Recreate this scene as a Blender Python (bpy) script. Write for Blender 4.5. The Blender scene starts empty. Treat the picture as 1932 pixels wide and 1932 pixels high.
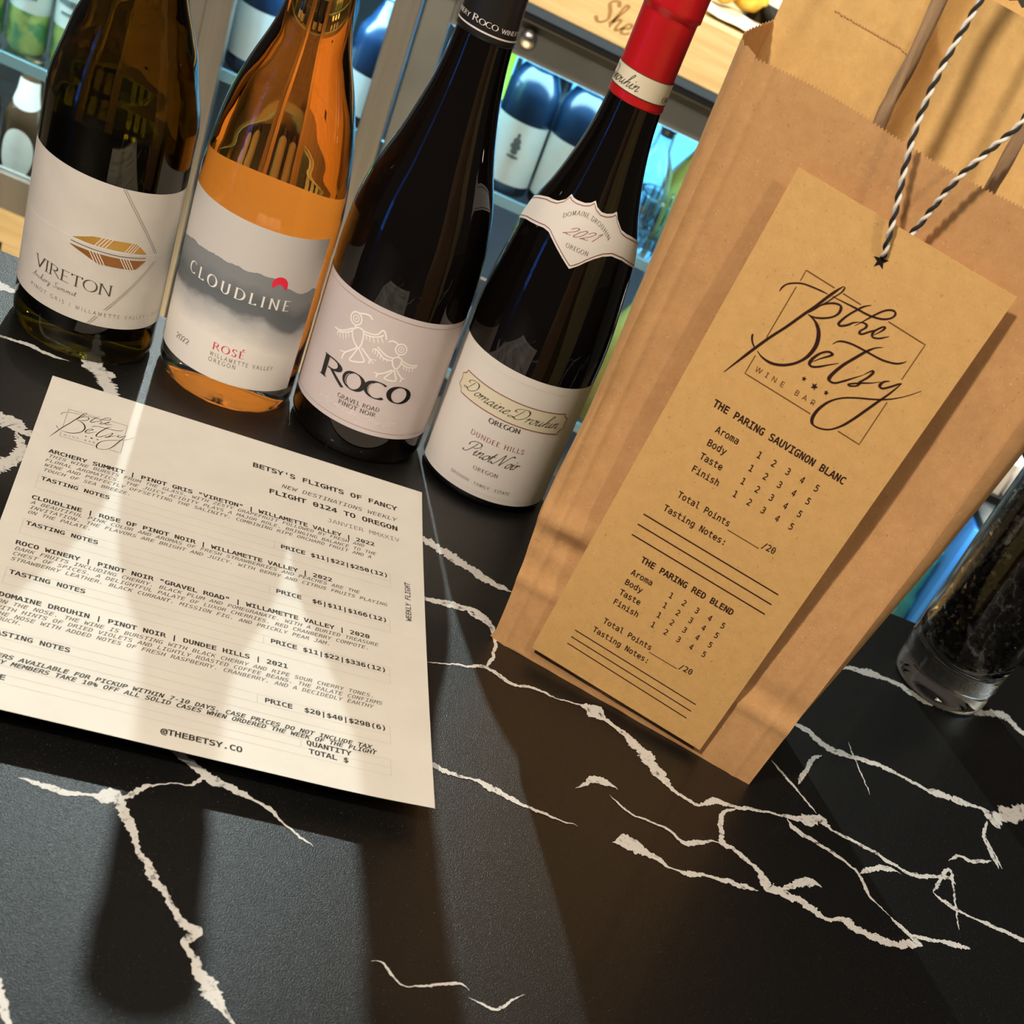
import bpy, bmesh, math, random, os
from mathutils import Vector, Matrix, noise

PI = math.pi
sc = bpy.context.scene
COL = sc.collection
random.seed(4)

# ------------------------------------------------------------------ camera
cam_d = bpy.data.cameras.new('Camera')
cam = bpy.data.objects.new('Camera', cam_d)
COL.objects.link(cam)
cam_d.sensor_fit = 'HORIZONTAL'
cam_d.sensor_width = 36.0
cam_d.lens = 2603.522 * 36 / 1932
cam_d.shift_x = (966 - 1049.10) / 1932
cam_d.shift_y = (1633.62 - 966) / 1932
cam_d.clip_start = 0.02
right = Vector((0.92259876, 0.04115397, 0.38355949))
up = Vector((-0.31231066, 0.66332192, 0.68004859))
fwd = Vector((0.22643672, 0.7472017, -0.6248328))
M = Matrix((right, up, -fwd)).transposed().to_4x4()
M.translation = Vector((0, 0, 0.40125))
cam.matrix_world = M
cam_d.dof.use_dof = True
cam_d.dof.focus_distance = 0.72
cam_d.dof.aperture_fstop = 20.0
sc.camera = cam

# ------------------------------------------------------------------ world, lamps, exposure
sc.view_settings.view_transform = 'Standard'
sc.view_settings.look = 'None'
sc.view_settings.gamma = 1
sc.view_settings.use_curve_mapping = False
sc.view_settings.exposure = 0.0
sc.cycles.max_bounces = 14
sc.cycles.transmission_bounces = 14
sc.cycles.transparent_max_bounces = 10
sc.cycles.glossy_bounces = 6
sc.cycles.caustics_reflective = False
sc.cycles.caustics_refractive = True
sc.cycles.blur_glossy = 0.6
sc.cycles.sample_clamp_indirect = 4.0

w = bpy.data.worlds.new('BarRoom')
sc.world = w
w.use_nodes = True
bg = w.node_tree.nodes['Background']
bg.inputs[0].default_value = (1.0, 0.86, 0.70, 1)
bg.inputs[1].default_value = 0.05


def point(name, loc, power, col, rad):
    l = bpy.data.lights.new(name, 'POINT')
    l.energy = power
    l.color = col
    l.shadow_soft_size = rad
    o = bpy.data.objects.new(name, l)
    COL.objects.link(o)
    o.location = loc
    return o


def spot(name, loc, tgt, power, col, rad, angle, blend=0.4):
    l = bpy.data.lights.new(name, 'SPOT')
    l.energy = power
    l.color = col
    l.shadow_soft_size = rad
    l.spot_size = math.radians(angle)
    l.spot_blend = blend
    o = bpy.data.objects.new(name, l)
    COL.objects.link(o)
    o.location = loc
    o.rotation_euler = (Vector(tgt) - Vector(loc)).to_track_quat('-Z', 'Y').to_euler()
    return o


# the bright lamp over the back bar that throws the bottles' long shadows
point('BackBarLamp', (-0.34, 2.39, 1.28), 95, (0.84, 0.98, 0.97), 0.016)
# warm ceiling lamps on the guests' side
point('CeilingLampLeft', (-0.75, -0.35, 1.35), 108, (1.0, 0.86, 0.71), 0.06)
point('CeilingLampRight', (0.75, -0.7, 1.6), 40, (1.0, 0.87, 0.69), 0.05)
for i, x in enumerate((-0.35, 0.05, 0.42)):
    point('TrackLamp', (x, -0.15 - .12 * i, 1.75), 11, (1.0, 0.88, 0.71), 0.03)
# warm lamp over the aisle, aimed at the back bar
spot('BackBarSpot', (0.25, 1.25, 1.35), (0.10, 2.2, -0.1), 125, (1.0, 0.84, 0.56), 0.05, 80)

# added unseen spot that brightens the rosé's back label from behind
spot('ShelfSpot', (.29, 1.80, .62), (-.088, .860, .080), 15, (1.0, 0.86, 0.62), 0.02, 10)
# added spot to brighten the unseen floor that the rosé bottle refracts
spot('AisleSpot', (0.0, 1.40, 1.4), (0.0, 1.42, -1.0), 820, (1.0, 0.88, 0.68), 0.05, 34)

# ------------------------------------------------------------------ helpers

def mesh(name, verts, faces, mat=None, parent=None, smooth=False, mats=None, midx=None, loc=None):
    me = bpy.data.meshes.new(name)
    me.from_pydata([tuple(v) for v in verts], [], faces)
    me.update()
    if mats:
        for m in mats:
            me.materials.append(m)
        if midx:
            for p, i in zip(me.polygons, midx):
                p.material_index = i
    elif mat:
        me.materials.append(mat)
    if smooth:
        for p in me.polygons:
            p.use_smooth = True
    o = bpy.data.objects.new(name, me)
    COL.objects.link(o)
    if parent:
        o.parent = parent
    if loc:
        o.location = loc
    return o


def paper_edges(o, th, offset=-1):
    """give a sheet real thickness with crisp edges"""
    m = o.modifiers.new('thickness', 'SOLIDIFY')
    m.thickness = th
    m.offset = offset
    e = o.modifiers.new('crisp', 'EDGE_SPLIT')
    e.split_angle = math.radians(50)


class MB:
    def __init__(s):
        s.v, s.f, s.m = [], [], []

    def add(s, v, f, m=0):
        n = len(s.v)
        s.v += [tuple(x) for x in v]
        s.f += [tuple(i + n for i in t) for t in f]
        s.m += [m] * len(f)
        return s

    def box(s, a, b, m=0):
        x0, y0, z0 = a
        x1, y1, z1 = b
        return s.add([(x0, y0, z0), (x1, y0, z0), (x1, y1, z0), (x0, y1, z0), (x0, y0, z1), (x1, y0, z1), (x1, y1, z1), (x0, y1, z1)],
                     [(0, 3, 2, 1), (4, 5, 6, 7), (0, 1, 5, 4), (1, 2, 6, 5), (2, 3, 7, 6), (3, 0, 4, 7)], m)

    def lathe(s, prof, n=48, m=0, c=(0, 0, 0), close=True):
        v, f = [], []
        k = len(prof)
        for i in range(n):
            a = 2 * PI * i / n
            for r, z in prof:
                v.append((c[0] + r * math.cos(a), c[1] + r * math.sin(a), c[2] + z))
        for i in range(n):
            j = (i + 1) % n
            for q in range(k - 1):
                f.append((i * k + q, j * k + q, j * k + q + 1, i * k + q + 1))
        return s.add(v, f, m)

    def tube(s, pts, r, n=8, m=0):
        pts = [Vector(p) for p in pts]
        v, f = [], []
        prev = None
        for i, p in enumerate(pts):
            t = (pts[min(i + 1, len(pts) - 1)] - pts[max(i - 1, 0)]).normalized()
            if prev is None:
                a = Vector((0, 0, 1)) if abs(t.z) < .9 else Vector((1, 0, 0))
                x = t.cross(a).normalized()
            else:
                x = (prev - t * prev.dot(t)).normalized()
            prev = x
            y = t.cross(x)
            for k in range(n):
                a = 2 * PI * k / n
                v.append(p + (x * math.cos(a) + y * math.sin(a)) * r)
        for i in range(len(pts) - 1):
            for k in range(n):
                q = (k + 1) % n
                f.append((i * n + k, i * n + q, (i + 1) * n + q, (i + 1) * n + k))
        f.append(tuple(range(n))[::-1])
        f.append(tuple(range((len(pts) - 1) * n, len(pts) * n)))
        return s.add(v, f, m)

    def build(s, name, mat=None, parent=None, smooth=False, mats=None, loc=None, bevel=0):
        o = mesh(name, s.v, s.f, mat, parent, smooth, mats, s.m if mats else None, loc)
        if bevel:
            b = o.modifiers.new('bevel', 'BEVEL')
            b.width = bevel
            b.segments = 2
            b.limit_method = 'ANGLE'
        return o


def thing(name, label, cat, loc=(0, 0, 0), rz=0, group=None):
    o = bpy.data.objects.new(name, None)
    COL.objects.link(o)
    o.location = loc
    o.rotation_euler = (0, 0, rz)
    o.empty_display_size = 0.02
    return tag(o, label, cat, group)


def tag(o, label, cat, group=None):
    o['label'] = label
    o['category'] = cat
    if group:
        o['group'] = group
    return o


def struct(o):
    o['kind'] = 'structure'
    return o


def dup(root, loc, label=None, rz=None):
    r = root.copy()
    COL.objects.link(r)
    r.location = loc
    if rz is not None:
        r.rotation_euler = (0, 0, rz)
    if label:
        r['label'] = label
    for ch in list(root.children):
        c = ch.copy()
        COL.objects.link(c)
        c.parent = r
        for g in list(ch.children):
            d = g.copy()
            COL.objects.link(d)
            d.parent = c
    return r


# ------------------------------------------------------------------ materials

def pm(name, col, rough=0.5, metal=0.0, trans=0.0, ior=1.5, spec=0.5, coat=0.0, emit=None, es=0.0):
    m = bpy.data.materials.new(name)
    m.use_nodes = True
    b = m.node_tree.nodes['Principled BSDF']
    b.inputs['Base Color'].default_value = (*col, 1)
    b.inputs['Roughness'].default_value = rough
    b.inputs['Metallic'].default_value = metal
    b.inputs['Transmission Weight'].default_value = trans
    b.inputs['IOR'].default_value = ior
    b.inputs['Specular IOR Level'].default_value = spec
    b.inputs['Coat Weight'].default_value = coat
    b.inputs['Coat Roughness'].default_value = 0.06
    if emit:
        b.inputs['Emission Color'].default_value = (*emit, 1)
        b.inputs['Emission Strength'].default_value = es
    return m


def nodes(m):
    return m.node_tree.nodes, m.node_tree.links, m.node_tree.nodes['Principled BSDF']


def noisy(m, c1, c2, scale=50, detail=6, rough=0.6, lo=0.35, hi=0.65, bump=0.0, stretch=(1, 1, 1), bscale=None, dist=0.002):
    N, L, b = nodes(m)
    tc = N.new('ShaderNodeTexCoord')
    mp = N.new('ShaderNodeMapping')
    mp.inputs['Scale'].default_value = stretch
    L.new(tc.outputs['Object'], mp.inputs[0])
    n = N.new('ShaderNodeTexNoise')
    n.inputs['Scale'].default_value = scale
    n.inputs['Detail'].default_value = detail
    n.inputs['Roughness'].default_value = rough
    L.new(mp.outputs[0], n.inputs['Vector'])
    r = N.new('ShaderNodeValToRGB')
    r.color_ramp.elements[0].position = lo
    r.color_ramp.elements[1].position = hi
    r.color_ramp.elements[0].color = (*c1, 1)
    r.color_ramp.elements[1].color = (*c2, 1)
    L.new(n.outputs['Fac'], r.inputs[0])
    L.new(r.outputs[0], b.inputs['Base Color'])
    if bump:
        n2 = N.new('ShaderNodeTexNoise')
        n2.inputs['Scale'].default_value = bscale or scale
        n2.inputs['Detail'].default_value = 5
        L.new(mp.outputs[0], n2.inputs['Vector'])
        bp = N.new('ShaderNodeBump')
        bp.inputs['Strength'].default_value = bump
        bp.inputs['Distance'].default_value = dist
        L.new(n2.outputs['Fac'], bp.inputs['Height'])
        L.new(bp.outputs[0], b.inputs['Normal'])
    return m


def kraft(name, c1, c2, speck=0.5, rough=0.8):
    """brown paper with dark and pale fibre specks"""
    m = noisy(pm(name, c1, rough, spec=0.25), c1, c2, 160, 7, 0.7, 0.3, 0.7, 0.25, bscale=700, dist=0.0004)
    N, L, b = nodes(m)
    src = b.inputs['Base Color'].links[0].from_socket
    tc = N.new('ShaderNodeTexCoord')
    for sca, thr, colr, amt in ((780, 0.69, (0.16, 0.08, 0.03), speck), (900, 0.70, (0.95, 0.72, 0.42), speck * 0.8)):
        n = N.new('ShaderNodeTexNoise')
        n.inputs['Scale'].default_value = sca
        n.inputs['Detail'].default_value = 2
        L.new(tc.outputs['Object'], n.inputs['Vector'])
        r = N.new('ShaderNodeMapRange')
        r.inputs[1].default_value = thr - 0.03
        r.inputs[2].default_value = thr + 0.06
        r.inputs[4].default_value = amt
        L.new(n.outputs['Fac'], r.inputs[0])
        mx = N.new('ShaderNodeMix')
        mx.data_type = 'RGBA'
        L.new(r.outputs[0], mx.inputs[0])
        L.new(src, mx.inputs[6])
        mx.inputs[7].default_value = (*colr, 1)
        src = mx.outputs[2]
    L.new(src, b.inputs['Base Color'])
    return m


def stone(name, vein=False):
    """honed black quartz with mineral sparkle; the vein version is white with dark flecks"""
    m = pm(name, (0.002, 0.002, 0.002), 0.44, coat=0.14, spec=0.62)
    N, L, b = nodes(m)
    b.inputs['Coat Roughness'].default_value = 0.09
    tc = N.new('ShaderNodeTexCoord')
    v = N.new('ShaderNodeTexNoise')
    v.inputs['Scale'].default_value = 1500
    v.inputs['Detail'].default_value = 1
    L.new(tc.outputs['Object'], v.inputs['Vector'])
    r = N.new('ShaderNodeValToRGB')
    e = r.color_ramp.elements
    e[0].position = 0.70
    e[0].color = (0.0018, 0.0018, 0.0018, 1)
    e[1].position = 0.82
    e[1].color = (0.20, 0.19, 0.16, 1)
    L.new(v.outputs['Fac'], r.inputs[0])
    g = N.new('ShaderNodeTexNoise')
    g.inputs['Scale'].default_value = 1700
    g.inputs['Detail'].default_value = 1
    L.new(tc.outputs['Object'], g.inputs['Vector'])
    rr = N.new('ShaderNodeMapRange')
    rr.inputs[1].default_value = 0.25
    rr.inputs[2].default_value = 0.75
    rr.inputs[3].default_value = 0.33
    rr.inputs[4].default_value = 0.48
    L.new(g.outputs['Fac'], rr.inputs[0])
    L.new(rr.outputs[0], b.inputs['Roughness'])
    bp = N.new('ShaderNodeBump')
    bp.inputs['Strength'].default_value = 0.7
    bp.inputs['Distance'].default_value = 0.0003
    L.new(g.outputs['Fac'], bp.inputs['Height'])
    L.new(bp.outputs[0], b.inputs['Normal'])
    if not vein:
        L.new(r.outputs[0], b.inputs['Base Color'])
        return m
    n3 = N.new('ShaderNodeTexNoise')
    n3.inputs['Scale'].default_value = 210
    n3.inputs['Detail'].default_value = 8
    n3.inputs['Roughness'].default_value = 0.68
    L.new(tc.outputs['Object'], n3.inputs['Vector'])
    cr = N.new('ShaderNodeValToRGB')
    cr.color_ramp.elements[0].position = 0.33
    cr.color_ramp.elements[0].color = (0.03, 0.03, 0.03, 1)
    cr.color_ramp.elements[1].position = 0.45
    cr.color_ramp.elements[1].color = (0.62, 0.61, 0.58, 1)
    L.new(n3.outputs['Fac'], cr.inputs[0])
    L.new(cr.outputs[0], b.inputs['Base Color'])
    return m


def translucent_paper(name, col, tr=0.35):
    m = pm(name, col, 0.7, spec=0.2)
    N, L, b = nodes(m)
    t = N.new('ShaderNodeBsdfTranslucent')
    t.inputs[0].default_value = (*col, 1)
    mx = N.new('ShaderNodeMixShader')
    mx.inputs[0].default_value = tr
    out = N['Material Output']
    L.new(b.outputs[0], mx.inputs[1])
    L.new(t.outputs[0], mx.inputs[2])
    L.new(mx.outputs[0], out.inputs[0])
    return m


def glass(name, col, rough=0.0, ior=1.5):
    return pm(name, col, rough, trans=1.0, ior=ior)


MT = {}
MT['stone'] = stone('black_quartz')
MT['vein'] = stone('white_vein', True)
MT['paper'] = noisy(pm('menu_paper', (0.79, 0.76, 0.69), 0.65, spec=0.3), (0.70, 0.68, 0.625), (0.745, 0.725, 0.665), 30, 4, bump=0.05, bscale=300)
MT['ink'] = pm('black_ink', (0.035, 0.03, 0.025), 0.6, spec=0.2)
MT['ink_soft'] = pm('soft_black_ink', (0.10, 0.09, 0.075), 0.6, spec=0.2)
MT['ink_grey'] = pm('grey_ink', (0.26, 0.24, 0.21), 0.6, spec=0.2)
MT['rule'] = pm('grey_rule', (0.50, 0.46, 0.40), 0.6, spec=0.2)
MT['brown_ink'] = pm('brown_ink', (0.035, 0.012, 0.008), 0.6, spec=0.2)
MT['brown_thin'] = pm('brown_fine_ink', (0.16, 0.07, 0.02), 0.6, spec=0.2)
MT['kraft_bag'] = kraft('kraft_paper', (0.52, 0.28, 0.115), (0.61, 0.345, 0.15), 0.4)
MT['kraft_in'] = kraft('kraft_paper_inside', (0.66, 0.41, 0.15), (0.78, 0.51, 0.20), 0.2)  # inside kraft coloured brighter, as if lit from behind and above
MT['kraft_tag'] = kraft('kraft_card', (0.61, 0.36, 0.13), (0.69, 0.415, 0.155), 0.35, 0.7)
MT['rope'] = noisy(pm('paper_rope', (0.30, 0.19, 0.10), 0.85), (0.24, 0.145, 0.075), (0.40, 0.26, 0.145), 90, 5, stretch=(1, 1, 0.2), bump=0.5, bscale=200)
MT['twine_w'] = pm('white_twine', (0.80, 0.75, 0.66), 0.9)
MT['twine_b'] = pm('black_twine', (0.02, 0.018, 0.018), 0.9)
MT['olive'] = glass('olive_glass', (0.29, 0.22, 0.016))
MT['clear'] = glass('clear_glass', (0.97, 0.95, 0.92))
MT['clear_bar'] = glass('thin_clear_glass', (0.95, 0.98, 0.99))
MT['black_glass'] = pm('near_black_glass', (0.0035, 0.0025, 0.0022), 0.02, spec=0.55)
MT['rose'] = pm('rose_wine', (1.0, 0.37, 0.062), 0.0, trans=1.0, ior=1.34)
MT['gris'] = pm('pale_wine', (0.85, 0.78, 0.42), 0.0, trans=1.0, ior=1.34)
MT['lab_cream'] = noisy(translucent_paper('cream_label', (0.80, 0.76, 0.70), 0.12), (0.76, 0.715, 0.65), (0.82, 0.775, 0.71), 60, 5, bump=0.05, bscale=500)
MT['lab_white'] = translucent_paper('white_label', (0.86, 0.82, 0.77), 0.10)
MT['lab_mist'] = translucent_paper('mist_label', (0.68, 0.655, 0.63), 0.10)
MT['lab_mauve'] = noisy(pm('mauve_label', (0.65, 0.57, 0.57), 0.5), (0.62, 0.545, 0.545), (0.69, 0.605, 0.605), 14, 3)
MT['lab_back'] = translucent_paper('back_label', (0.92, 0.84, 0.70), 0.8)
MT['lab_dark'] = pm('dark_label_reverse', (0.06, 0.055, 0.045), 0.7)  # label paper darkened to stand for its unlit side
MT['gold'] = pm('gold_print', (0.62, 0.34, 0.07), 0.35, metal=0.35)
MT['bronze'] = pm('bronze_print', (0.33, 0.13, 0.03), 0.4, metal=0.3)
MT['lab_ink'] = pm('dark_olive_ink', (0.085, 0.072, 0.05), 0.6)
MT['lab_ink2'] = pm('grey_olive_ink', (0.22, 0.195, 0.155), 0.6)
MT['red_ink'] = pm('red_ink', (0.62, 0.05, 0.06), 0.5)
MT['wine_ink'] = pm('wine_red_ink', (0.25, 0.07, 0.065), 0.5)
MT['white_ink'] = pm('white_ink', (0.92, 0.88, 0.84), 0.5)
MT['sun'] = pm('pink_red_sun', (0.90, 0.02, 0.07), 0.5)
MT['black_print'] = pm('black_print', (0.012, 0.011, 0.011), 0.3)
MT['cart'] = pm('pale_yellow_print', (0.78, 0.72, 0.55), 0.5)
MT['foil_black'] = pm('black_capsule_foil', (0.012, 0.012, 0.012), 0.38)
MT['foil_red'] = pm('red_capsule_foil', (0.50, 0.008, 0.012), 0.32, spec=0.5, coat=0.15)
MT['silver_print'] = pm('silver_print', (0.72, 0.66, 0.62), 0.4)
MT['steel'] = noisy(pm('brushed_steel', (0.50, 0.49, 0.46), 0.36, metal=0.85), (0.42, 0.41, 0.385), (0.56, 0.545, 0.51), 40, 3, stretch=(1, 1, 0.05))
MT['grey_steel'] = noisy(pm('satin_steel', (0.17, 0.18, 0.18), 0.42, metal=0.35), (0.15, 0.16, 0.158), (0.20, 0.21, 0.208), 8, 2)
MT['blue_trim'] = pm('blue_grey_trim', (0.07, 0.10, 0.15), 0.25)  # bluish reflection on the counter edge, given as a colour
MT['white_steel'] = pm('white_door_frame', (0.62, 0.64, 0.66), 0.4)
MT['black_plastic'] = pm('black_trim', (0.012, 0.013, 0.015), 0.3)
MT['pale_wood'] = noisy(pm('pale_wood', (0.76, 0.58, 0.30), 0.5), (0.70, 0.52, 0.26), (0.84, 0.67, 0.38), 14, 5, stretch=(0.5, 8, 8))
MT['brand'] = pm('burnt_brand', (0.42, 0.24, 0.09), 0.8)
MT['dark_floor'] = noisy(pm('cream_floor', (0.66, 0.52, 0.34), 0.5), (0.60, 0.46, 0.29), (0.72, 0.58, 0.39), 9, 4)
MT['wall'] = noisy(pm('dark_wall', (0.05, 0.04, 0.03), 0.8), (0.04, 0.032, 0.025), (0.06, 0.048, 0.036), 5, 4)
MT['led_blue'] = pm('led_blue', (0.1, 0.4, 0.6), 0.4, emit=(0.16, 0.62, 1.0), es=9)
MT['led_green'] = pm('led_green', (0.3, 0.8, 0.2), 0.4, emit=(0.30, 1.0, 0.08), es=1.3)
MT['inner'] = pm('fridge_lining', (0.30, 0.33, 0.36), 0.35)
MT['inner_dark'] = pm('dark_fridge_lining', (0.10, 0.10, 0.10), 0.4)
MT['shelf_glass'] = pm('blue_shelf_edge', (0.35, 0.62, 0.75), 0.25, spec=0.6)
MT['navy_glass'] = pm('navy_bottle_glass', (0.004, 0.014, 0.035), 0.24, spec=0.4)
MT['brown_glass'] = pm('brown_bottle_glass', (0.035, 0.022, 0.012), 0.08)
MT['bar_label'] = noisy(pm('pale_bottle_label', (0.78, 0.84, 0.80), 0.6), (0.74, 0.80, 0.75), (0.82, 0.87, 0.83), 40, 3)
MT['led_string'] = pm('blue_led_bead', (0.1, 0.2, 0.5), 0.4, emit=(0.03, 0.22, 1.0), es=16)
MT['emblem'] = pm('dark_emblem', (0.10, 0.14, 0.15), 0.6)
MT['foil_yellow'] = pm('yellow_foil', (0.62, 0.66, 0.16), 0.4)
MT['can_green'] = noisy(pm('green_can', (0.16, 0.42, 0.14), 0.35), (0.10, 0.36, 0.16), (0.45, 0.62, 0.18), 45, 2, lo=0.42, hi=0.58)
MT['can_white'] = pm('white_can_print', (0.70, 0.80, 0.76), 0.4)
MT['alu'] = pm('aluminium', (0.7, 0.72, 0.72), 0.3, metal=1.0)
MT['pebble'] = noisy(pm('black_glass_chips', (0.006, 0.006, 0.006), 0.06, spec=0.6), (0.004, 0.004, 0.004), (0.34, 0.31, 0.27), 190, 2, lo=0.56, hi=0.80)  # pale patches painted in for glints on the black chips
MT['chip_core'] = pm('chip_core', (0.002, 0.002, 0.002), 0.9, spec=0.1)
# ------------------------------------------------------------------ lettering
def load_font(n):
    try:
        return bpy.data.fonts.load(os.path.join(bpy.utils.system_resource('DATAFILES', path='fonts'), n))
    except Exception:
        return None


FONTS = {'mono': load_font('DejaVuSansMono.woff2'), 'sans': load_font('Inter.woff2')}
_cache = {}


def text2d(s, font='mono', bold=0.0):
    key = (s, font, bold)
    if key in _cache:
        return _cache[key]
    c = bpy.data.curves.new('t', 'FONT')
    c.body = s
    if FONTS.get(font):
        c.font = FONTS[font]
    c.resolution_u = 2
    c.offset = bold
    o = bpy.data.objects.new('t', c)
    COL.objects.link(o)
    bpy.context.view_layer.update()
    me = o.evaluated_get(bpy.context.evaluated_depsgraph_get()).to_mesh()
    v = [(p.co.x, p.co.y) for p in me.vertices]
    f = [tuple(p.vertices) for p in me.polygons]
    bpy.data.objects.remove(o)
    bpy.data.curves.remove(c)
    x0 = min(p[0] for p in v)
    x1 = max(p[0] for p in v)
    _cache[key] = ([(p[0] - x0, p[1]) for p in v], f, x1 - x0)
    return _cache[key]


def cap_h(font, bold=0):
    v = text2d('H', font, bold)[0]
    return max(p[1] for p in v)


def place(p0, p1, wid, cap_unit, cap, shear=0.0):
    """2D transform: unit text box -> baseline p0..p1 with the given cap height"""
    dx, dy = p1[0] - p0[0], p1[1] - p0[1]
    d = math.hypot(dx, dy)
    ux, uy = dx / d, dy / d
    sx = d / wid
    sy = cap / cap_unit

    def f(x, y):
        a = x * sx + shear * y * sy
        b = y * sy
        return p0[0] + a * ux - b * uy, p0[1] + a * uy + b * ux
    return f


def font_text(mb, s, p0, p1, cap, mp, font='mono', bold=0.0, shear=0.0, h=0.0002, m=0):
    v, f, wid = text2d(s, font, bold)
    t = place(p0, p1, wid, cap_h(font, bold), cap, shear)
    mb.add([mp(*t(x, y), h) for x, y in v], f, m)


def catmull(pts, n=7, closed=False):
    if len(pts) < 3:
        return [tuple(p) for p in pts]
    out = []
    k = len(pts)
    for i in range(k - 1):
        p0 = pts[max(i - 1, 0)]
        p1, p2 = pts[i], pts[i + 1]
        p3 = pts[min(i + 2, k - 1)]
        for j in range(n):
            t = j / n
            out.append(tuple(0.5 * (2 * b + (c - a) * t + (2 * a - 5 * b + 4 * c - d) * t * t + (3 * b - a - 3 * c + d) * t ** 3)
                             for a, b, c, d in zip(p0, p1, p2, p3)))
    out.append(tuple(pts[-1]))
    return out


def ribbon(mb, pts, wf, mp, h=0.0002, m=0, taper=False):
    """a pen stroke: wf(angle, t) or a number gives the full width"""
    if len(pts) < 2:
        return
    fine = [pts[0]]
    for a, b in zip(pts, pts[1:]):
        pa, pb = mp(a[0], a[1], 0), mp(b[0], b[1], 0)
        k = max(1, math.ceil(math.dist(pa, pb) / .0025))
        fine += [(a[0] + (b[0] - a[0]) * j / k, a[1] + (b[1] - a[1]) * j / k) for j in range(1, k + 1)]
    pts = fine
    n = len(pts)
    v = []
    for i, p in enumerate(pts):
        a, b = pts[max(i - 1, 0)], pts[min(i + 1, n - 1)]
        dx, dy = b[0] - a[0], b[1] - a[1]
        d = math.hypot(dx, dy) or 1e-9
        t = i / (n - 1)
        wd = (wf(math.atan2(dy, dx), t) if callable(wf) else wf) * 0.5
        if taper:
            wd *= max(0.22, min(1, 5 * t + .2, 5 * (1 - t) + .2))
        nx, ny = -dy / d * wd, dx / d * wd
        v.append(mp(p[0] + nx, p[1] + ny, h))
        v.append(mp(p[0] - nx, p[1] - ny, h))
    mb.add(v, [(2 * i, 2 * i + 1, 2 * i + 3, 2 * i + 2) for i in range(n - 1)], m)


def nib(T, t, ang=0.35):
    return lambda a, s: max(t, T * abs(math.sin(a + ang)))


def poly(mb, pts, mp, h=0.0002, m=0, nsub=1):
    c = (sum(p[0] for p in pts) / len(pts), sum(p[1] for p in pts) / len(pts))
    v = [mp(*c, h)] + [mp(*p, h) for p in pts]
    k = len(pts)
    mb.add(v, [(0, 1 + i, 1 + (i + 1) % k) for i in range(k)], m)


def fill_between(mb, a, b, mp, h=0.0002, m=0, n=24):
    """filled band between two polylines given as (x, z) lists, resampled along x"""
    def samp(p, t):
        x = p[0][0] + t * (p[-1][0] - p[0][0])
        for q in range(len(p) - 1):
            if p[q][0] <= x <= p[q + 1][0] + 1e-9:
                k = (x - p[q][0]) / max(p[q + 1][0] - p[q][0], 1e-9)
                return x, p[q][1] + k * (p[q + 1][1] - p[q][1])
        return p[-1]
    v = []
    for i in range(n + 1):
        v.append(mp(*samp(a, i / n), h))
        v.append(mp(*samp(b, i / n), h))
    mb.add(v, [(2 * i, 2 * i + 1, 2 * i + 3, 2 * i + 2) for i in range(n)], m)


def arc(cx, cy, rx, ry, a0, a1, n=18):
    return [(cx + rx * math.cos(math.radians(a0 + (a1 - a0) * i / n)), cy + ry * math.sin(math.radians(a0 + (a1 - a0) * i / n))) for i in range(n + 1)]


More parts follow.
